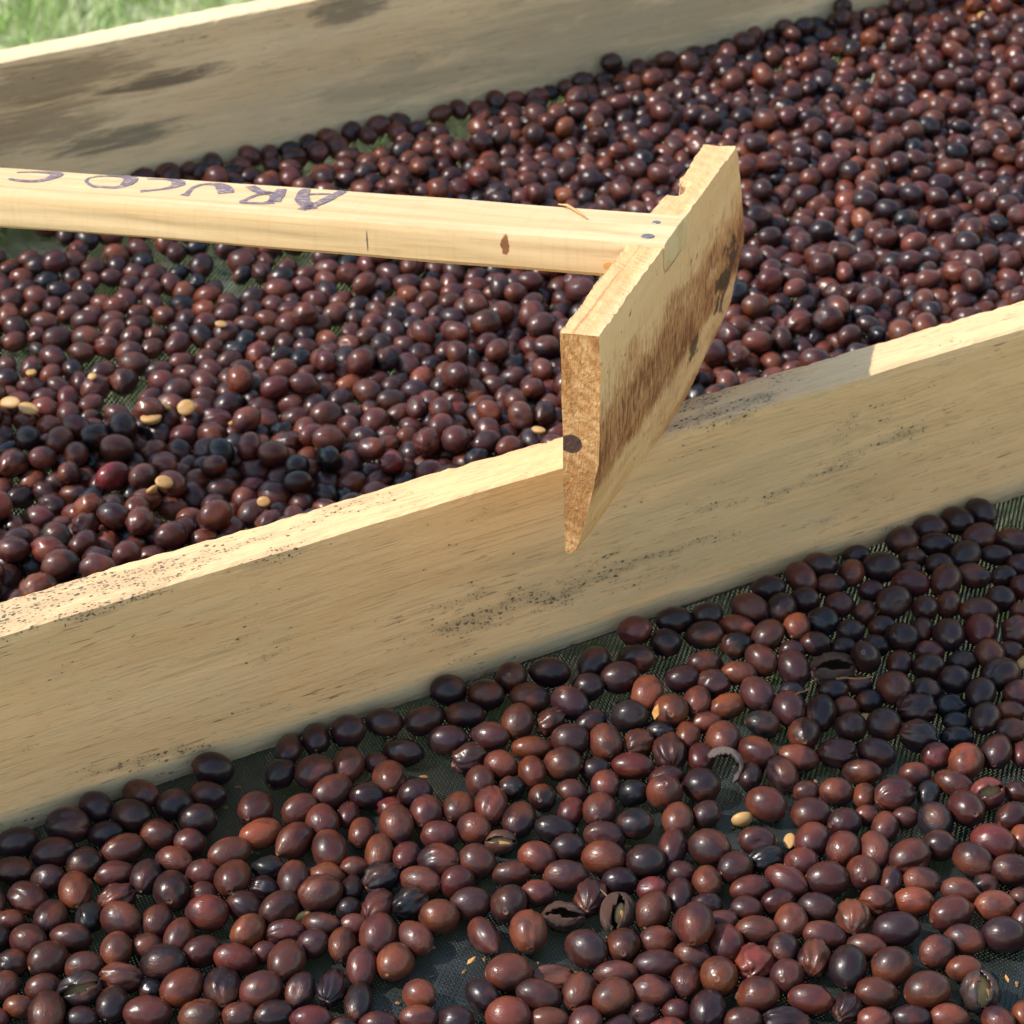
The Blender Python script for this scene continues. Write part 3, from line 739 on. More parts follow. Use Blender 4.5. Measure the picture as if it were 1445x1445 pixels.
SPECIAL = {   # name: px, py, long, short, angle
    'split_low': (1383, 1400, 54, 50, 100), 'split_red': (1391, 1123, 46, 42, 20), 'split_left': (114, 1388, 58, 46, 20),
    'split_mid': (707, 1189, 42, 32, 0), 'broken': (880, 1287, 54, 46, 80),
    'husk_mid': (798, 1294, 55, 38, 0), 'husk_flat': (781, 1374, 57, 34, 0), 'husk_black': (1153, 945, 60, 42, 10),
    'shell': (1017, 1092, 40, 40, -40),
    'bean_top': (1225, 1014, 33, 21, 0), 'bean_front': (1048, 1155, 29, 24, 10), 'bean_side': (1114, 1187, 24, 16, 80),
    'bean_left': (441, 1293, 24, 18, 20), 'bean_edge': (1443, 938, 26, 18, 60), 'bean_shade': (1064, 1050, 24, 15, 30)}
for k, v in SPECIAL.items():
    put_front(*v, 'b', '', k)
FBARE = [(560, 1395, 75, 50), (540, 1058, 75, 30), (600, 1105, 55, 30), (1095, 1165, 45, 32), (1425, 1345, 60, 45), (330, 1085, 45, 25), (690, 1335, 50, 30), (1010, 1180, 40, 18),
         (640, 1010, 60, 20), (440, 1120, 40, 20), (1425, 720, 60, 30), (130, 1150, 60, 22), (620, 1365, 70, 40), (930, 950, 60, 20)]
extra = 0
for _ in range(20000):
    px, py = rng.uniform(0, 1445), rng.uniform(720, 1445)
    p = on_z(px, py, -0.002)[0]
    if p[1] > -0.010 or extra >= 24: continue
    if any(((px - a_) / c_) ** 2 + ((py - b_) / d_) ** 2 < 1 for a_, b_, c_, d_ in FBARE): continue
    P_ = np.array([o_ for o_ in front.p])
    if np.hypot(P_[:, 0] - p[0], P_[:, 1] - p[1]).min() < 0.0086: continue
    put_front(px, py, rng.uniform(44, 52), rng.uniform(38, 44), rng.uniform(-60, 60), ['b', 'd', 'db', 'b', 'br', 'd'][extra % 6], ['smooth', 'crease', 'smooth', 'dent'][extra % 4]); extra += 1
n_seen = len(front.p)
# cherries just outside the picture
cnt = 0
for _ in range(9000):
    p = np.array([rng.uniform(-0.02, 0.66), rng.uniform(-0.355, -0.008), 0.0]); p[2] = float(net_z(p[0], p[1])) + 0.0062
    q = project(p)
    if -22 < q[0] < 1467 and q[1] < 1470: continue
    if q[0] < -420 or q[0] > 1880 or q[1] > 1900: continue
    if any(np.hypot(*(p - o)[:2]) < 0.0128 for o in front.p[n_seen:]): continue
    a = rng.uniform(0.0062, 0.0074)
    front.add(p, (a, a * 0.86, a * 0.83), frame_from((math.cos(cnt), math.sin(cnt), rng.normal(0, .15)), cnt * 1.7),
              ['b', 'd', 'bd', 'o', 'b', 'k'][cnt % 6], ['smooth', 'dent', 'crease'][cnt % 3]); cnt += 1
settle(front, -0.50, 0.0, 230, 0.07, 1)

rear = Bed()
BARE = [(655, 193, 42, 16), (1135, 300, 36, 20), (1090, 103, 34, 10), (15, 345, 60, 20), (70, 345, 30, 14), (500, 200, 60, 10), (600, 176, 40, 8),
        (135, 368, 14, 16), (178, 405, 14, 24), (300, 390, 12, 12), (325, 455, 10, 14), (30, 535, 26, 22), (150, 530, 20, 16), (265, 540, 26, 16),
        (40, 715, 26, 14), (470, 240, 20, 12), (1010, 118, 12, 8), (1230, 110, 22, 14), (140, 590, 14, 10), (215, 455, 12, 12), (380, 500, 12, 12), (500, 620, 14, 8)]
sp = 0.0137
yy = T1 + 0.006; row = 0
while yy < D - 0.004:
    x = 0.0 + (row % 2) * sp / 2
    while x < XEND - 0.006:
        p = np.array([x + rng.normal(0, 0.0021), yy + rng.normal(0, 0.0021), 0.0])
        x += sp
        p[2] = float(net_z(p[0], p[1])) + 0.006
        q = project(p)
        if not (-230 < q[0] < 1680 and -170 < q[1]): continue
        if any(((q[0] - bx_) / rx) ** 2 + ((q[1] - by_) / ry) ** 2 < 1 for bx_, by_, rx, ry in BARE): continue
        left = 1 / (1 + math.exp((q[0] - 560) / 120.0)); up = 1 / (1 + math.exp((q[1] - 590) / 40.0))
        keep = 1 - 0.19 * left * up - 0.04
        lay2 = 0.52 - 0.40 * left * up - 0.25 * (1 - left) * (1 / (1 + math.exp((q[1] - 250) / 60.0))) * (1 / (1 + math.exp((q[0] - 1000) / 60.0)))
        for lay in range(2):
            if rng.random() > (keep if lay == 0 else lay2): continue
            a = float(np.clip(rng.normal(0.0077, 0.0005), 0.0060, 0.0090)); b = a * rng.uniform(0.74, 0.88)
            u = rng.random()
            code = 'b' if u < .40 else 'bd' if u < .60 else 'd' if u < .76 else 'bo' if u < .84 else 'k' if u < .925 else 'br' if u < .955 else 'o' if u < .99 else 'r'
            if code == 'k' and rng.random() < .5: a *= 0.86; b *= 0.82
            kind = rng.choice(['smooth', 'smooth', 'dent', 'dent', 'crease', 'wrinkle']) if code != 'k' else rng.choice(['wrinkle', 'smooth'])
            an = rng.uniform(0, 6.28)
            rear.add(p + np.array([rng.normal(0, .003), rng.normal(0, .003), 0.011]) * lay, (a, b, b * rng.uniform(.93, 1)),
                     frame_from((math.cos(an), math.sin(an), rng.normal(0, 0.25)), rng.uniform(0, 6.28)), code, kind)
    yy += sp * 0.866; row += 1
REAR_BEANS = [(90, 556, 34, 18, 5), (14, 568, 30, 18, -10), (40, 576, 28, 18, -10), (44, 525, 14, 20, 90), (213, 589, 28, 24, 10), (263, 575, 24, 22, 10),
              (235, 572, 20, 14, 70), (200, 604, 22, 16, 0), (232, 680, 24, 20, 10), (214, 690, 20, 16, 60), (331, 595, 18, 14, 0), (760, 606, 20, 14, -20),
              (1241, 375, 20, 28, 95), (1387, 22, 14, 22, 110), (205, 510, 20, 16, 40), (312, 457, 16, 10, 0), (130, 531, 12, 10, 0), (372, 708, 18, 14, 0), (1100, 309, 20, 10, 10)]
for k, (px, py, L, W, an) in enumerate(REAR_BEANS):
    p, s = on_z(px, py, 0.016); mm = s / F_PX * 1.1
    rear.add(p, (0.5 * max(L, W) * mm, 0.5 * min(L, W) * mm, 0.42 * min(L, W) * mm), frame_from(horizontal_dir(px, py, an) + np.array([0, 0, rng.normal(0, .25)]), rng.uniform(-1.1, 1.1)), 'b', '', 'rear_bean_%d' % k)
settle(rear, T1, D, 170, 0.02, 2)
_P = np.array([p for p, sp_ in zip(rear.p, rear.spec) if not sp_]); _A = np.array([a for a, sp_ in zip(rear.ax, rear.spec) if not sp_])[:, 1]
for i in range(len(rear.p)):
    if rear.spec[i]:
        px, py, L, W, an = REAR_BEANS[int(rear.spec[i].split('_')[-1])]
        z = 0.012
        for _ in range(4):
            p = on_z(px, py, z)[0]; dd = np.hypot(_P[:, 0] - p[0], _P[:, 1] - p[1])
            near = dd < _A
            top = (_P[near, 2] + np.sqrt(np.maximum(_A[near] ** 2 - dd[near] ** 2, 0))).max() if near.any() else float(net_z(p[0], p[1]))
            z = top + rear.ax[i][2] * 0.9 + 0.0008
        rear.p[i] = on_z(px, py, z)[0]

# ------------------------------------------------------------------ cherries as objects
def matrix_of(bed, i):
    m = Matrix.Identity(4); R = bed.rot[i]; a = bed.ax[i]; p = bed.p[i]
    for r in range(3):
        for c in range(3): m[r][c] = R[r, c] * a[c]
        m[r][3] = p[r]
    return m
seen = []
for i in range(len(front.p)):
    if front.spec[i]: continue
    q = project(front.p[i]); rpx = front.ax[i][1] / q[2] * F_PX
    if -rpx < q[0] < 1445 + rpx and -rpx < q[1] < 1445 + rpx and i < n_seen: seen.append((rpx, i, q))
seen.sort(key=lambda t: -t[0])
single = {i for _, i, _ in seen[:300]}
COLOUR = {'b': ('brown', 'brown'), 'd': ('dark purple-brown', 'dark'), 'k': ('black', 'black'), 'o': ('orange-brown', 'orange-brown'), 'r': ('reddish', 'reddish')}
STATE = {'smooth': 'smooth', '': 'smooth', 'e': 'smooth', 'dent': 'dented', 'crease': 'creased', 'wrinkle': 'wrinkled', 'point': 'pointed', 'stalk': 'smooth'}
used_shape = {}; naming = {}
for rpx, i, q in seen:
    if i not in single: continue
    kind, code = front.kind[i], front.code[i]
    fam = kind if kind in SHAPES else 'smooth'
    me = SHAPES[fam][used_shape.get(fam, 0) % len(SHAPES[fam])]; used_shape[fam] = used_shape.get(fam, 0) + 1
    o = bpy.data.objects.new('coffee_cherry', me); col.objects.link(o)
    o.matrix_world = matrix_of(front, i)
    t = tint_of(code, rng); o.color = (*t, 1)
    y = front.p[i][1]
    ci = min(5, int(max(q[0], 0) / 241))
    zc = ['far left', 'left', 'left of centre', 'right of centre', 'right', 'far right'][ci]
    zr = "in the near board's shade" if y > -0.042 else 'near the bottom edge' if q[1] > 1310 else 'midway up the front net' if q[1] > 1130 else 'in the upper front net'
    size = 'large ' if rpx > 24.5 else 'small ' if rpx < 19.5 else ''
    st = STATE[kind]
    if kind == 'stalk':
        tag(o, 'brown cherry with its short pale stalk still on, on the front net', 'cherry')
        v, f = [], []
        for k, (xx, rr) in enumerate([(-0.97, 0.12), (-1.12, 0.07), (-1.30, 0.085), (-1.33, 0.02)]):
            for j in range(8): v.append((xx, rr * math.cos(j * math.pi / 4), rr * math.sin(j * math.pi / 4) - 0.05 * k))
        for k in range(3):
            for j in range(8): f.append((k * 8 + j, k * 8 + (j + 1) % 8, k * 8 + 8 + (j + 1) % 8, k * 8 + 8 + j))
        f.append(tuple(range(24, 32)))
        link('stalk', mesh_py('stalk', v, f, True), mat_flake, o)
    else:
        cname = COLOUR[code[0]][0]
        tag(o, None, 'cherry', '%s%s cherries on the front net' % (st + ' ', cname))
        naming.setdefault('%s%s %s cherry %s, %s' % (size, st, cname, zr, zc), []).append((q[0], o))
ORD = ['', 'second', 'third', 'fourth', 'fifth', 'sixth', 'seventh', 'eighth', 'ninth', 'tenth', 'eleventh', 'twelfth', 'thirteenth', 'fourteenth', 'fifteenth', 'sixteenth', 'seventeenth']
for lab, lst in naming.items():
    lst.sort(key=lambda t: t[0])
    for k, (_, o) in enumerate(lst):
        n_ = len(lst)
        o['label'] = lab if n_ == 1 else lab + (', leftmost' if k == 0 else ', rightmost' if k == n_ - 1 else ', %s from left' % ORD[k])

# everything smaller or farther: one mass
low_rings = [0, 9, 22, 40, 58, 76, 94, 112, 130, 148, 163, 180]
LOW = {}
for kind in ('smooth', 'dent', 'crease', 'wrinkle'):
    LOW[kind] = []
    for k in range(6):
        v, f = clean(*cherry_shape(900 + k * 13 + len(LOW) * 101, kind, 16 if kind != 'wrinkle' else 20, low_rings))
        tri = []
        for q in f:
            tri.append((q[0], q[1], q[2]))
            if len(q) == 4: tri.append((q[0], q[2], q[3]))
        LOW[kind].append((v, np.array(tri)))
cos, fcs, tin, base = [], [], [], 0
def heap(bed, i):
    global base
    kd = bed.kind[i] if bed.kind[i] in LOW else 'smooth'
    v, f = LOW[kd][rng.integers(0, 6)]
    M3 = bed.rot[i] * bed.ax[i][None, :]
    cos.append(v @ M3.T + bed.p[i]); fcs.append(f + base); base += len(v)
    tin.append(np.repeat([[*tint_of(bed.code[i], rng), 1.0]], len(v), 0))
for i in range(len(front.p)):
    if i not in single and not front.spec[i]: heap(front, i)
for i in range(len(rear.p)):
    if not rear.spec[i]: heap(rear, i)
me = mesh_np('coffee_cherries', np.concatenate(cos), np.concatenate(fcs), True)
at_ = me.color_attributes.new('tint', 'FLOAT_COLOR', 'POINT'); at_.data.foreach_set('color', np.concatenate(tin).astype(np.float32).ravel())
tag(link('coffee_cherries', me, mat_cherry_bed), 'thick layer of drying brown coffee cherries filling the rear bed and the far corner', 'cherries', kind='stuff')

# ------------------------------------------------------------------ split cherries, husks, beans, litter
def shell_mesh(seed, open_test, thick=0.10, noise=0.03):
    """a dried cherry skin with part of it gone: outer and inner surface and the torn rim"""
    v, f = cherry_shape(seed, 'crease', 36, [0, 4, 8, 12, 18] + list(range(26, 176, 8)) + [180])
    v, f = clean(v, f)
    r = np.random.default_rng(seed)
    keep = [q for q in f if not open_test(np.mean([v[i] for i in q], 0))]
    v2 = v + r.normal(0, noise * 0.3, v.shape)
    inner = v2 * (1 - thick)
    n = len(v)
    fs = list(keep) + [tuple(i + n for i in q[::-1]) for q in keep]
    cnt = {}
    for q in keep:
        for a, b in zip(q, q[1:] + q[:1]): cnt[(a, b)] = 1
    for (a, b) in list(cnt):
        if (b, a) not in cnt: fs.append((b, a, a + n, b + n))
    vv, ff = clean(np.concatenate([v2, inner]), fs)
    return mesh_py('skin', vv, ff, True)
def bean_mesh():
    """flat on one side with a curved furrow, rounded on the other"""
    v, f = [], []
    R_, S_ = 10, 18
    for i in range(R_ + 1):
        th = math.pi * i / R_
        for j in range(S_):
            ph = 2 * math.pi * j / S_
            x, y, z = math.cos(th), math.sin(th) * math.cos(ph), math.sin(th) * math.sin(ph)
            if z < 0: z *= 0.45
            if z < 0 and abs(y - 0.12 * math.sin(2.5 * x)) < 0.16: z += 0.16 * math.sin(th)
            v.append((x, y, -z))
    for i in range(R_):
        for j in range(S_):
            j2 = (j + 1) % S_; f.append((i * S_ + j, i * S_ + j2, (i + 1) * S_ + j2, (i + 1) * S_ + j))
    return mesh_py('coffee_bean', v, f, True)
BEAN = bean_mesh(); BEAN.materials.append(mat_bean)
spec_i = {front.spec[i]: i for i in range(len(front.p)) if front.spec[i]}
TOCAM = -FWD
def place(me, name, key, mat, open_dir=None, tint=(0.06, 0.03, 0.025)):
    i = spec_i[key]
    o = bpy.data.objects.new(name, me); col.objects.link(o)
    me.materials.clear(); me.materials.append(mat)
    if open_dir is not None:                                  # local +z (the opening) turned towards open_dir
        zd = np.array(open_dir, float); zd /= np.linalg.norm(zd)
        xd = front.rot[i][:, 0] - zd * (front.rot[i][:, 0] @ zd); xd /= np.linalg.norm(xd)
        front.rot[i] = np.stack([xd, np.cross(zd, xd), zd], 1)
    o.matrix_world = matrix_of(front, i); o.color = (*tint, 1)
    return o
def slit(w):
    return lambda p: p[2] > 0.2 and abs(p[1] + 0.06 * math.sin(4 * p[0])) < w * max(0.0, 1 - abs(p[0]) * 1.05) ** 0.6
def inner_bean(parent, s=(0.80, 0.60, 0.66), z=0.10, y=0.0):
    b = bpy.data.objects.new('bean', BEAN); col.objects.link(b); b.parent = parent
    b.location = (0, y, z); b.scale = s
    return b
upish = TOCAM + np.array([0, 0, 0.5])
o = place(shell_mesh(61, slit(0.42)), 'split_cherry', 'split_low', mat_cherry, upish, (0.045, 0.028, 0.026)); inner_bean(o)
tag(o, 'split-open dark cherry showing its pale bean, at the lower right corner', 'cherry')
o = place(shell_mesh(62, slit(0.34)), 'split_cherry', 'split_red', mat_cherry, upish, (0.14, 0.030, 0.024)); inner_bean(o, (0.78, 0.58, 0.62), 0.05)
tag(o, 'reddish cherry with a gaping split skin near the right edge of the photo', 'cherry')
o = place(shell_mesh(63, slit(0.26)), 'split_cherry', 'split_left', mat_cherry, upish, (0.022, 0.016, 0.017)); inner_bean(o, (0.75, 0.55, 0.6), 0.0)
tag(o, 'black cherry with a cracked-open skin in the lower left corner', 'cherry')
o = place(shell_mesh(64, slit(0.30)), 'split_cherry', 'split_mid', mat_cherry, upish, (0.035, 0.026, 0.024)); inner_bean(o, (0.7, 0.42, 0.5), 0.15)
tag(o, 'small black cherry split along its length, a pale bean edge showing', 'cherry')
o = place(shell_mesh(65, slit(0.36)), 'broken_cherry', 'broken', mat_husk, upish); inner_bean(o, (0.50, 0.30, 0.45), 0.34, 0.12)
tag(o, 'ragged broken cherry skin holding a small orange bean, front net', 'cherry')
v, f = [], []
for k, (x, y, z) in enumerate([(-0.1, -0.1, 0.1), (-0.5, -0.5, 0.35), (-0.8, -0.9, 0.1), (-1.05, -1.3, -0.35), (-1.15, -1.6, -0.6)]):
    for j in range(6): v.append((x, y + 0.07 * math.cos(j * 1.047), z + 0.07 * math.sin(j * 1.047)))
for k in range(4):
    for j in range(6): f.append((k * 6 + j, k * 6 + (j + 1) % 6, k * 6 + 6 + (j + 1) % 6, k * 6 + 6 + j))
link('stalk', mesh_py('stalk', v, f, True), mat_stalk, o)
o = place(shell_mesh(66, slit(0.32), 0.12, 0.12), 'cherry_husk', 'husk_mid', mat_husk, TOCAM + np.array([0, 0, 1.0]))
tag(o, 'empty black-brown husk folded open, middle of the front net', 'husk')
i = spec_i['husk_flat']; front.ax[i][2] *= 0.6; front.p[i][2] -= 0.002
v, f = clean(*cherry_shape(67, 'wrinkle', 40)); v = np.array(v)
v[:, 2] -= np.where(v[:, 2] > 0, 0.75 * np.exp(-((v[:, 0] / 0.55) ** 2 + (v[:, 1] / 0.42) ** 2)), 0)
o = place(mesh_py('cherry_husk', v, f, True), 'cherry_husk', 'husk_flat', mat_cherry, (0, -0.35, 1), (0.085, 0.036, 0.026))
tag(o, 'flattened wrinkled brown husk near the bottom edge of the photo', 'husk')
o = place(shell_mesh(68, slit(0.38), 0.10, 0.14), 'cherry_husk', 'husk_black', mat_husk, TOCAM + np.array([0.3, 0, 0.6]))
tag(o, 'torn black husk lying open among shaded cherries below the near board', 'husk')
i = spec_i['shell']; front.rot[i][:, 0] = (RIGHT - UP) / 2 ** .5; front.ax[i] = np.array([0.0078, 0.0058, 0.0078])
front.p[i] = front.p[i] + np.array([0, 0, 0.003])
o = place(shell_mesh(69, lambda p: p[2] > 0.12 or abs(p[1] + 0.1 * p[0]) > 0.52, 0.10, 0.05), 'cherry_husk', 'shell', mat_husk_grey, -0.75 * UP - 0.75 * RIGHT - 0.25 * TOCAM)
tag(o, 'curled grey half shell of skin standing against a dark cherry', 'husk')
BL = {'bean_top': 'pale tan bean lying on top of dark cherries in the rake shadow', 'bean_front': 'orange-tan bean lying on bare net beside a brown cherry',
      'bean_side': 'narrow orange bean wedged against a brown cherry, right third of the front net', 'bean_left': 'pale bean half hidden under cherries, left third of the front net',
      'bean_edge': 'pale bean at the right edge of the photo, below the near board', 'bean_shade': 'thin dull bean beside the curled grey half shell'}
def put_bean(bed, i, label, group=None, name='coffee_bean'):
    o = bpy.data.objects.new(name, BEAN); col.objects.link(o); o.matrix_world = matrix_of(bed, i)
    tag(o, label, 'bean', group)
for k, lab in BL.items():
    i = spec_i[k]
    if k == 'bean_top': front.p[i][2] += 0.0
    put_bean(front, i, lab, 'loose beans on the front net')
left_beans = []
for i in range(len(rear.p)):
    if rear.spec[i]:
        q = project(rear.p[i])
        if q[0] < 600: left_beans.append((q[0], i))
        elif q[0] < 900: put_bean(rear, i, 'pale bean among rear cherries just left of the rake blade', 'loose beans in the rear bed')
        elif q[1] > 340: put_bean(rear, i, 'bright orange bean among rear cherries right of the rake blade', 'loose beans in the rear bed')
        elif q[1] > 100: put_bean(rear, i, 'tan bean by the bare grey net patch right of the blade', 'loose beans in the rear bed')
        else: put_bean(rear, i, 'pale yellow bean in the far top right corner of the bed', 'loose beans in the rear bed')

left_beans.sort()
for k, (_, i) in enumerate(left_beans):
    put_bean(rear, i, ('leftmost' if k == 0 else 'rightmost' if k == len(left_beans) - 1 else ORD[k] + ' from the left') + ' of the pale tan beans in the left rear bed', 'loose beans, left half of the rear bed')

def tube(name, pts, rad, mat, n=6):
    pts = [Vector(p) for p in pts]; v, f = [], []
    for k, p in enumerate(pts):
        t = (pts[min(k + 1, len(pts) - 1)] - pts[max(k - 1, 0)]).normalized()
        a = t.orthogonal().normalized(); b = t.cross(a)
        rr = rad[k] if isinstance(rad, (list, tuple)) else rad
        for j in range(n):
            an = 2 * math.pi * j / n; v.append(p + (a * math.cos(an) + b * math.sin(an)) * rr)
    for k in range(len(pts) - 1):
        for j in range(n): f.append((k * n + j, k * n + (j + 1) % n, k * n + n + (j + 1) % n, k * n + n + j))
    f.append(tuple(range(n))[::-1]); f.append(tuple(range((len(pts) - 1) * n, len(pts) * n)))
    return link(name, mesh_py(name, v, f, True), mat)
def line_px(p0, p1, z, sag=0.0005, n=5):
    a, b = on_z(*p0, z)[0], on_z(*p1, z)[0]
    return [a + (b - a) * (k / (n - 1)) + np.array([0, 0, sag * math.sin(k * 1.9)]) for k in range(n)]
tag(tube('twig', line_px((1180, 958), (1231, 956), 0.014), 0.0004, mat_stalk), 'thin brown stalk lying across shaded cherries beside the torn black husk', 'twig')
tag(tube('twig', line_px((1122, 981), (1145, 970), 0.010), 0.0004, mat_stalk), 'short thin stalk below the torn black husk', 'twig')
def flake(px, py, size, label, ang, z=0.002, mat=mat_flake):
    p = on_z(px, py, z)[0]; p[2] = max(p[2], float(net_z(p[0], p[1])) + 0.0012)
    a = math.radians(ang); v = []
    for (x, y, h) in [(-1, 0, 0), (-.3, .35, .25), (.6, .3, .1), (1, 0, .3), (.4, -.3, .05), (-.4, -.32, .2)]:
        v.append((p[0] + size * (x * math.cos(a) - y * math.sin(a)), p[1] + size * (x * math.sin(a) + y * math.cos(a)), p[2] + h * size))
    n = len(v); v += [(x, y, z_ - 0.0003) for x, y, z_ in v]
    f = [tuple(range(n)), tuple(range(n, 2 * n))[::-1]] + [(k, n + k, n + (k + 1) % n, (k + 1) % n) for k in range(n)]
    tag(link('skin_flake', mesh_py('skin_flake', v, f), mat), label, 'flake')
flake(665, 1356, 0.0022, 'tiny orange flake on the bare net at the bottom middle', 20)
flake(1016, 1192, 0.0028, 'small reddish skin flake on the bare net, right of centre', -30, mat=mat_stalk)
flake(1421, 1381, 0.0016, 'tiny orange flake on the bare net in the lower right corner', 70)
flake(926, 1006, 0.0042, 'orange flake leaning between cherries below the near board', 50, z=0.008)

def crumbs():
    v, f = [], []
    for k in range(420):
        px, py = rng.uniform(0, 1445), rng.uniform(820, 1445)
        p = on_z(px, py, -0.004)[0]
        if p[1] > -0.002: continue
        p[2] = float(net_z(p[0], p[1])) + 0.0007
        r_ = rng.uniform(0.00025, 0.0009); a = rng.uniform(0, 6.28); st = rng.uniform(1, 2.6); b0 = len(v)
        for j in range(5):
            an = j * 1.2566; x, y = r_ * st * math.cos(an), r_ * math.sin(an)
            v.append((p[0] + x * math.cos(a) - y * math.sin(a), p[1] + x * math.sin(a) + y * math.cos(a), p[2] + rng.uniform(-.0002, .0003)))
        v.append((p[0], p[1], p[2] + r_ * 0.7))
        for j in range(5): f.append((b0 + j, b0 + (j + 1) % 5, b0 + 5))
    tag(link('skin_crumbs', mesh_py('skin_crumbs', v, f), mat_stalk), 'scattered crumbs of dried skin lying on the front net', 'crumbs', kind='stuff')
crumbs()

# ------------------------------------------------------------------ the rake
RA = Vector((0.302759, -0.059889, 0.191455))
RR = np.array([[0.70680, 0.70608, 0.04352], [-0.70518, 0.69834, 0.12259], [0.05625, -0.11734, 0.99150]])
RR, _ = np.linalg.qr(RR); RR = RR * np.sign(np.diag(RR))[None, :]
Rm = np.array([[0.70680, 0.70608, 0.0435], [-0.70518, 0.69834, 0.1226], [0.05625, -0.11734, 0.9915]])
ex = Rm[:, 0] / np.linalg.norm(Rm[:, 0]); ey = Rm[:, 1] - ex * (ex @ Rm[:, 1]); ey /= np.linalg.norm(ey); ez = np.cross(ex, ey)
rake = bpy.data.objects.new('rake', None); col.objects.link(rake)
M = Matrix.Identity(4)
for r in range(3): M[r][0], M[r][1], M[r][2], M[r][3] = ex[r], ey[r], ez[r], RA[r]
rake.matrix_world = M; rake.empty_display_size = 0.05
tag(rake, 'wooden T-shaped rake with hand-lettered handle, blade propped across the near board', 'rake')
RINV = np.stack([ex, ey, ez], 0); RAv = np.array(RA)
def rake_local(px, py, axis, val):
    """point of the rake (its own axes) seen at a pixel, on the plane axis = val"""
    c = RINV @ (CAM - RAv); d = RINV @ ray(px, py)
    return c + d * ((val - c[axis]) / d[axis])
BT, BH = 0.0145, 0.0868
def make_blade():
    K = 14 + 4 + 9 + 12 + 7; N = 120
    def section(yn):
        zb = np.interp(yn, [0, 0.088, 0.15, 0.23], [-0.0868, -0.0886, -0.0890, -0.0840])
        tx = np.interp(yn, [0, 0.10, 0.23], [0.0048, 0.0095, 0.0095]); zt = np.interp(yn, [0, 0.08, 0.15, 0.19, 0.23], [-0.0835, -0.0850, -0.0872, -0.0830, -0.0780])
        ring = [(0.0, zb * k / 14) for k in range(14)]
        ring += [(0.0002, zb), (tx * 0.35, zb - 0.0004), (tx * 0.75, (zb * 0.7 + zt * 0.3)), (tx, zt)]
        for k in range(1, 10): t = k / 10; ring.append((tx + (0.0134 - tx) * t ** 0.85, zt + (-0.050 - zt) * t))
        for k in range(12): t = k / 12; ring.append((0.0134 + 0.0011 * t, -0.050 + 0.0495 * t))
        ring += [(0.0141, -0.0001), (0.0120, 0.0), (0.0095, 0.0), (0.0070, 0.0), (0.0045, 0.0), (0.0020, 0.0), (0.0004, -0.0001)]
        return np.array(ring)
    co = np.zeros((N, K, 3))
    r = np.random.default_rng(8)
    for i in range(N):
        s = i / (N - 1)
        ring = section(s * 0.228)
        x = ring[:, 0].copy(); z = ring[:, 1].copy()
        ye = np.interp(z, [-0.09, -0.075, -0.060, -0.048, -0.025, 0.0], [0.221, 0.227, 0.232, 0.236, 0.228, 0.2145])
        y = s * ye
        bite = np.interp(y, [0.142, 0.148, 0.153, 0.160, 0.166, 0.178, 0.192, 0.205], [0, 0.0008, 0.0048, 0.0042, 0.0012, 0.0016, 0.0006, 0])
        inb = (z > -0.022) & (x < bite)
        x = np.where(inb, bite * np.clip(1 + z / 0.022, 0, 1) ** 0.6 + x * 0.2, x)
        z = np.where((z > -0.004) & (x < 0.006) & (bite > 0.002), z - 0.0016, z)
        wob = 0.00022 * smooth_noise(y * 1.0, z * 2.0, 55, 90.0) + r.normal(0, 0.00009, K)
        x = x + wob; z = z + 0.00025 * smooth_noise(y, x, 56, 120.0) + np.where((z > -0.0015), 0.00022 * smooth_noise(y * 3.0, x * 5, 57, 160.0) + r.normal(0, 0.00010, K), 0)
        edge = (i == 0) * 0.0
        co[i] = np.stack([x, y + edge, z], -1)
    # round the near and far ends very slightly
    ctr = co.mean(1, keepdims=True)
    co[0] = ctr[0] + (co[0] - ctr[0]) * 0.985; co[0, :, 1] = 0.0
    v = co.reshape(-1, 3); f = []; mi = []
    for i in range(N - 1):
        for k in range(K):
            k2 = (k + 1) % K; f.append((i * K + k, i * K + k2, (i + 1) * K + k2, (i + 1) * K + k)); mi.append(0)
    f.append(tuple(range(K))[::-1]); mi.append(1)
    f.append(tuple((N - 1) * K + k for k in range(K))); mi.append(1)
    me = mesh_py('blade', v, f)
    me.materials.append(mat_blade); me.materials.append(mat_blade_end)
    me.polygons.foreach_set('material_index', mi)
    o = bpy.data.objects.new('blade', me); col.objects.link(o); o.parent = rake
    o['label'] = 'bevelled wooden blade stained dark brown on its outer face'
make_blade()

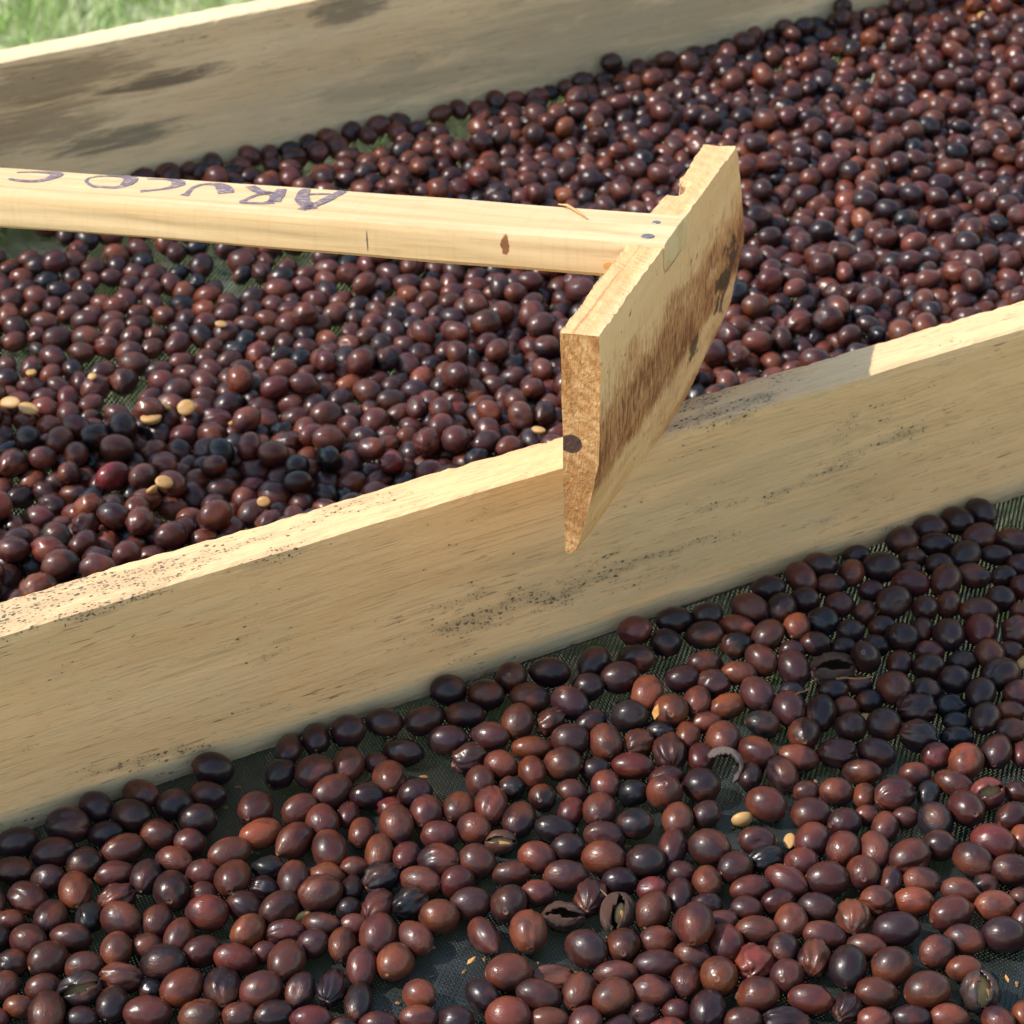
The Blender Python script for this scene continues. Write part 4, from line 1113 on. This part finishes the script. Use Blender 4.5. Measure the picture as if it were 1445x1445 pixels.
HY, HW = 0.1050, 0.0172
def handle_dims(x):
    """half width, top, bottom, squareness at x along the handle"""
    w = np.interp(x, [-1.1, -0.30, -0.13, 0.02], [0.0150, 0.0166, 0.0180, HW])
    top = np.interp(x, [-1.1, -0.30, 0.02], [0.0006, 0.0010, 0.0012])
    bot = np.interp(x, [-1.1, -0.30, -0.2, -0.003, -0.0025, 0.02], [-0.0195, -0.0170, -0.0145, -0.0142, -0.0103, -0.0103])
    n = np.interp(x, [-1.1, -0.30, -0.20, -0.10, 0.02], [4.0, 5.0, 8.0, 12.0, 16.0])
    return w, top, bot, n
def handle_top(x, y):
    w, top, bot, n = handle_dims(x); c = (top + bot) / 2; h = (top - bot) / 2
    t = np.clip(abs((y - HY) / w), 0, 1)
    return c + h * (1 - t ** n) ** (1 / n)
def make_handle():
    xs = [0.01485, 0.0146, 0.012, 0.006, -0.0024, -0.0031] + list(-0.008 - np.arange(110) * 0.0095)
    K = 40; co = []
    for i, x in enumerate(xs):
        w, top, bot, n = handle_dims(x); c = (top + bot) / 2; h = (top - bot) / 2
        if i == 0: w *= 0.975; h *= 0.95
        for k in range(K):
            a = 2 * math.pi * k / K + 0.02
            ca, sa = math.cos(a), math.sin(a)
            rr = (abs(ca) ** n + abs(sa) ** n) ** (-1 / n)
            y = HY + w * ca * rr; z = c + h * sa * rr
            jx = 0.00018 * float(smooth_noise(x * 1.0, k * 0.02, 77, 60.0))
            co.append((x, y + jx, z + jx * 0.6))
    f = []
    for i in range(len(xs) - 1):
        for k in range(K):
            k2 = (k + 1) % K; f.append((i * K + k, i * K + k2, (i + 1) * K + k2, (i + 1) * K + k))
    f.append(tuple(range(K))[::-1]); f.append(tuple((len(xs) - 1) * K + k for k in range(K)))
    me = mesh_py('handle', co, f, True); me.materials.append(mat_handle)
    try: me.set_sharp_from_angle(angle=math.radians(28))
    except Exception: pass
    o = bpy.data.objects.new('handle', me); col.objects.link(o); o.parent = rake
    return o
handle = make_handle()
def nail(x, y, r):
    z = float(handle_top(x, y)); v, f, n = [], [], 16
    for (rr, dz) in [(r, -0.0008), (r, 0.0002), (r * 0.86, 0.00045)]:
        for j in range(n): v.append((x + rr * math.cos(j * 2 * math.pi / n), y + rr * math.sin(j * 2 * math.pi / n), z + dz))
    for k in range(2):
        for j in range(n): f.append((k * n + j, k * n + (j + 1) % n, k * n + n + (j + 1) % n, k * n + n + j))
    f.append(tuple(range(2 * n, 3 * n)))
    link('nail', mesh_py('nail', v, f), mat_nail, rake)
for px, py, r in [(914, 334, 0.0026), (926.5, 314.5, 0.0017)]:
    p = rake_local(px, py, 2, 0.0012); nail(p[0], p[1], r)
# a sliver of bark on the handle
pts = []
for px, py, dz in [(788, 288, 0.0015), (800, 290, 0.003), (812, 297, 0.0025), (828, 309, 0.0008)]:
    p = rake_local(px, py, 2, 0.0012 + dz * 0.5); pts.append((p[0], p[1], float(handle_top(p[0], p[1])) + dz * 0.5 + 0.0002))
sl = tube('sliver', pts, [0.0003, 0.0006, 0.0006, 0.0003], mat_sliver, 5); sl.parent = rake
# hand-drawn letters in faded marker, upside down from here: A R U C O C
def letter(strokes, ox, oy, sc):
    v, f = [], []
    for st in strokes:
        pts = []
        for (px, py, w) in st:
            p = rake_local(ox + px / sc, oy + py / sc, 2, 0.0010); pts.append((p[0], p[1], w))
        # resample smoothly
        P = np.array(pts); t = np.linspace(0, len(P) - 1, (len(P) - 1) * 6 + 1)
        def cr(c):
            out = []
            for q in t:
                k = min(int(q), len(P) - 2); u = q - k
                p0, p1, p2, p3 = P[max(k - 1, 0), c], P[k, c], P[k + 1, c], P[min(k + 2, len(P) - 1), c]
                out.append(0.5 * (2 * p1 + (p2 - p0) * u + (2 * p0 - 5 * p1 + 4 * p2 - p3) * u * u + (3 * p1 - p0 - 3 * p2 + p3) * u ** 3))
            return np.array(out)
        X, Y, W = cr(0), cr(1), cr(2)
        b0 = len(v); n = len(X)
        for i in range(n):
            dx, dy = X[min(i + 1, n - 1)] - X[max(i - 1, 0)], Y[min(i + 1, n - 1)] - Y[max(i - 1, 0)]
            L = math.hypot(dx, dy) + 1e-9; nx, ny = -dy / L, dx / L
            hw = max(W[i], 0.3) * 0.00060 * (1 + 0.10 * random.uniform(-1, 1))
            for s in (-1, -0.33, 0.33, 1):
                x, y = X[i] + nx * hw * s, Y[i] + ny * hw * s
                y = min(max(y, HY - 0.0160), HY + 0.0160)
                v.append((x, y, float(handle_top(x, y)) + 0.00022))
        for i in range(n - 1):
            for j in range(3):
                a = b0 + i * 4 + j; f.append((a, a + 1, a + 5, a + 4))
    o = link('letter', mesh_py('letter', v, f, True), mat_ink, handle)
    for p in o.data.polygons:
        pass
L1, L2 = (0, 220, 5.558), (240, 230, 4.817)
letter([[(70, 182, 1.5), (150, 195, 2.0), (270, 200, 2.4), (360, 188, 3.2), (425, 165, 4.6), (440, 145, 4.6), (390, 132, 2.4), (260, 128, 1.2), (130, 131, 0.8)]], *L1)
letter([[(690, 178, 0.8), (678, 205, 1.2), (730, 240, 1.8), (820, 249, 2.2), (910, 252, 2.8), (980, 232, 3.8), (1025, 190, 5.0), (1000, 166, 3.8), (900, 158, 1.6), (770, 161, 0.9), (690, 178, 0.8)]], *L1)
letter([[(1100, 281, 3.0), (1150, 277, 2.2), (1250, 268, 1.8), (1350, 248, 3.2), (1400, 222, 4.8), (1370, 194, 3.6), (1270, 184, 1.2), (1150, 182, 0.8)]], *L1)
letter([[(95, 225, 3.6), (120, 208, 2.2), (150, 176, 1.6), (215, 150, 1.8), (290, 146, 2.4), (340, 155, 4.2), (372, 182, 5.4), (380, 210, 5.4)]], *L2)
letter([[(762, 180, 3.2), (730, 222, 4.6), (705, 268, 4.6)], [(705, 268, 3.6), (620, 277, 2.0), (540, 274, 1.8), (492, 268, 2.2), (530, 246, 1.8), (600, 218, 1.8), (690, 205, 2.4)],
        [(700, 212, 3.0), (610, 198, 3.4), (545, 160, 3.8)]], *L2)
letter([[(930, 178, 2.6), (905, 210, 4.2), (900, 258, 5.2), (935, 296, 4.4), (890, 322, 3.0)], [(1178, 192, 3.0), (1090, 240, 3.6), (985, 288, 3.4), (930, 312, 3.0)],
        [(945, 216, 1.6), (1020, 214, 1.6), (1090, 216, 1.6)], [(905, 318, 2.0), (1000, 306, 2.0)]], *L2)
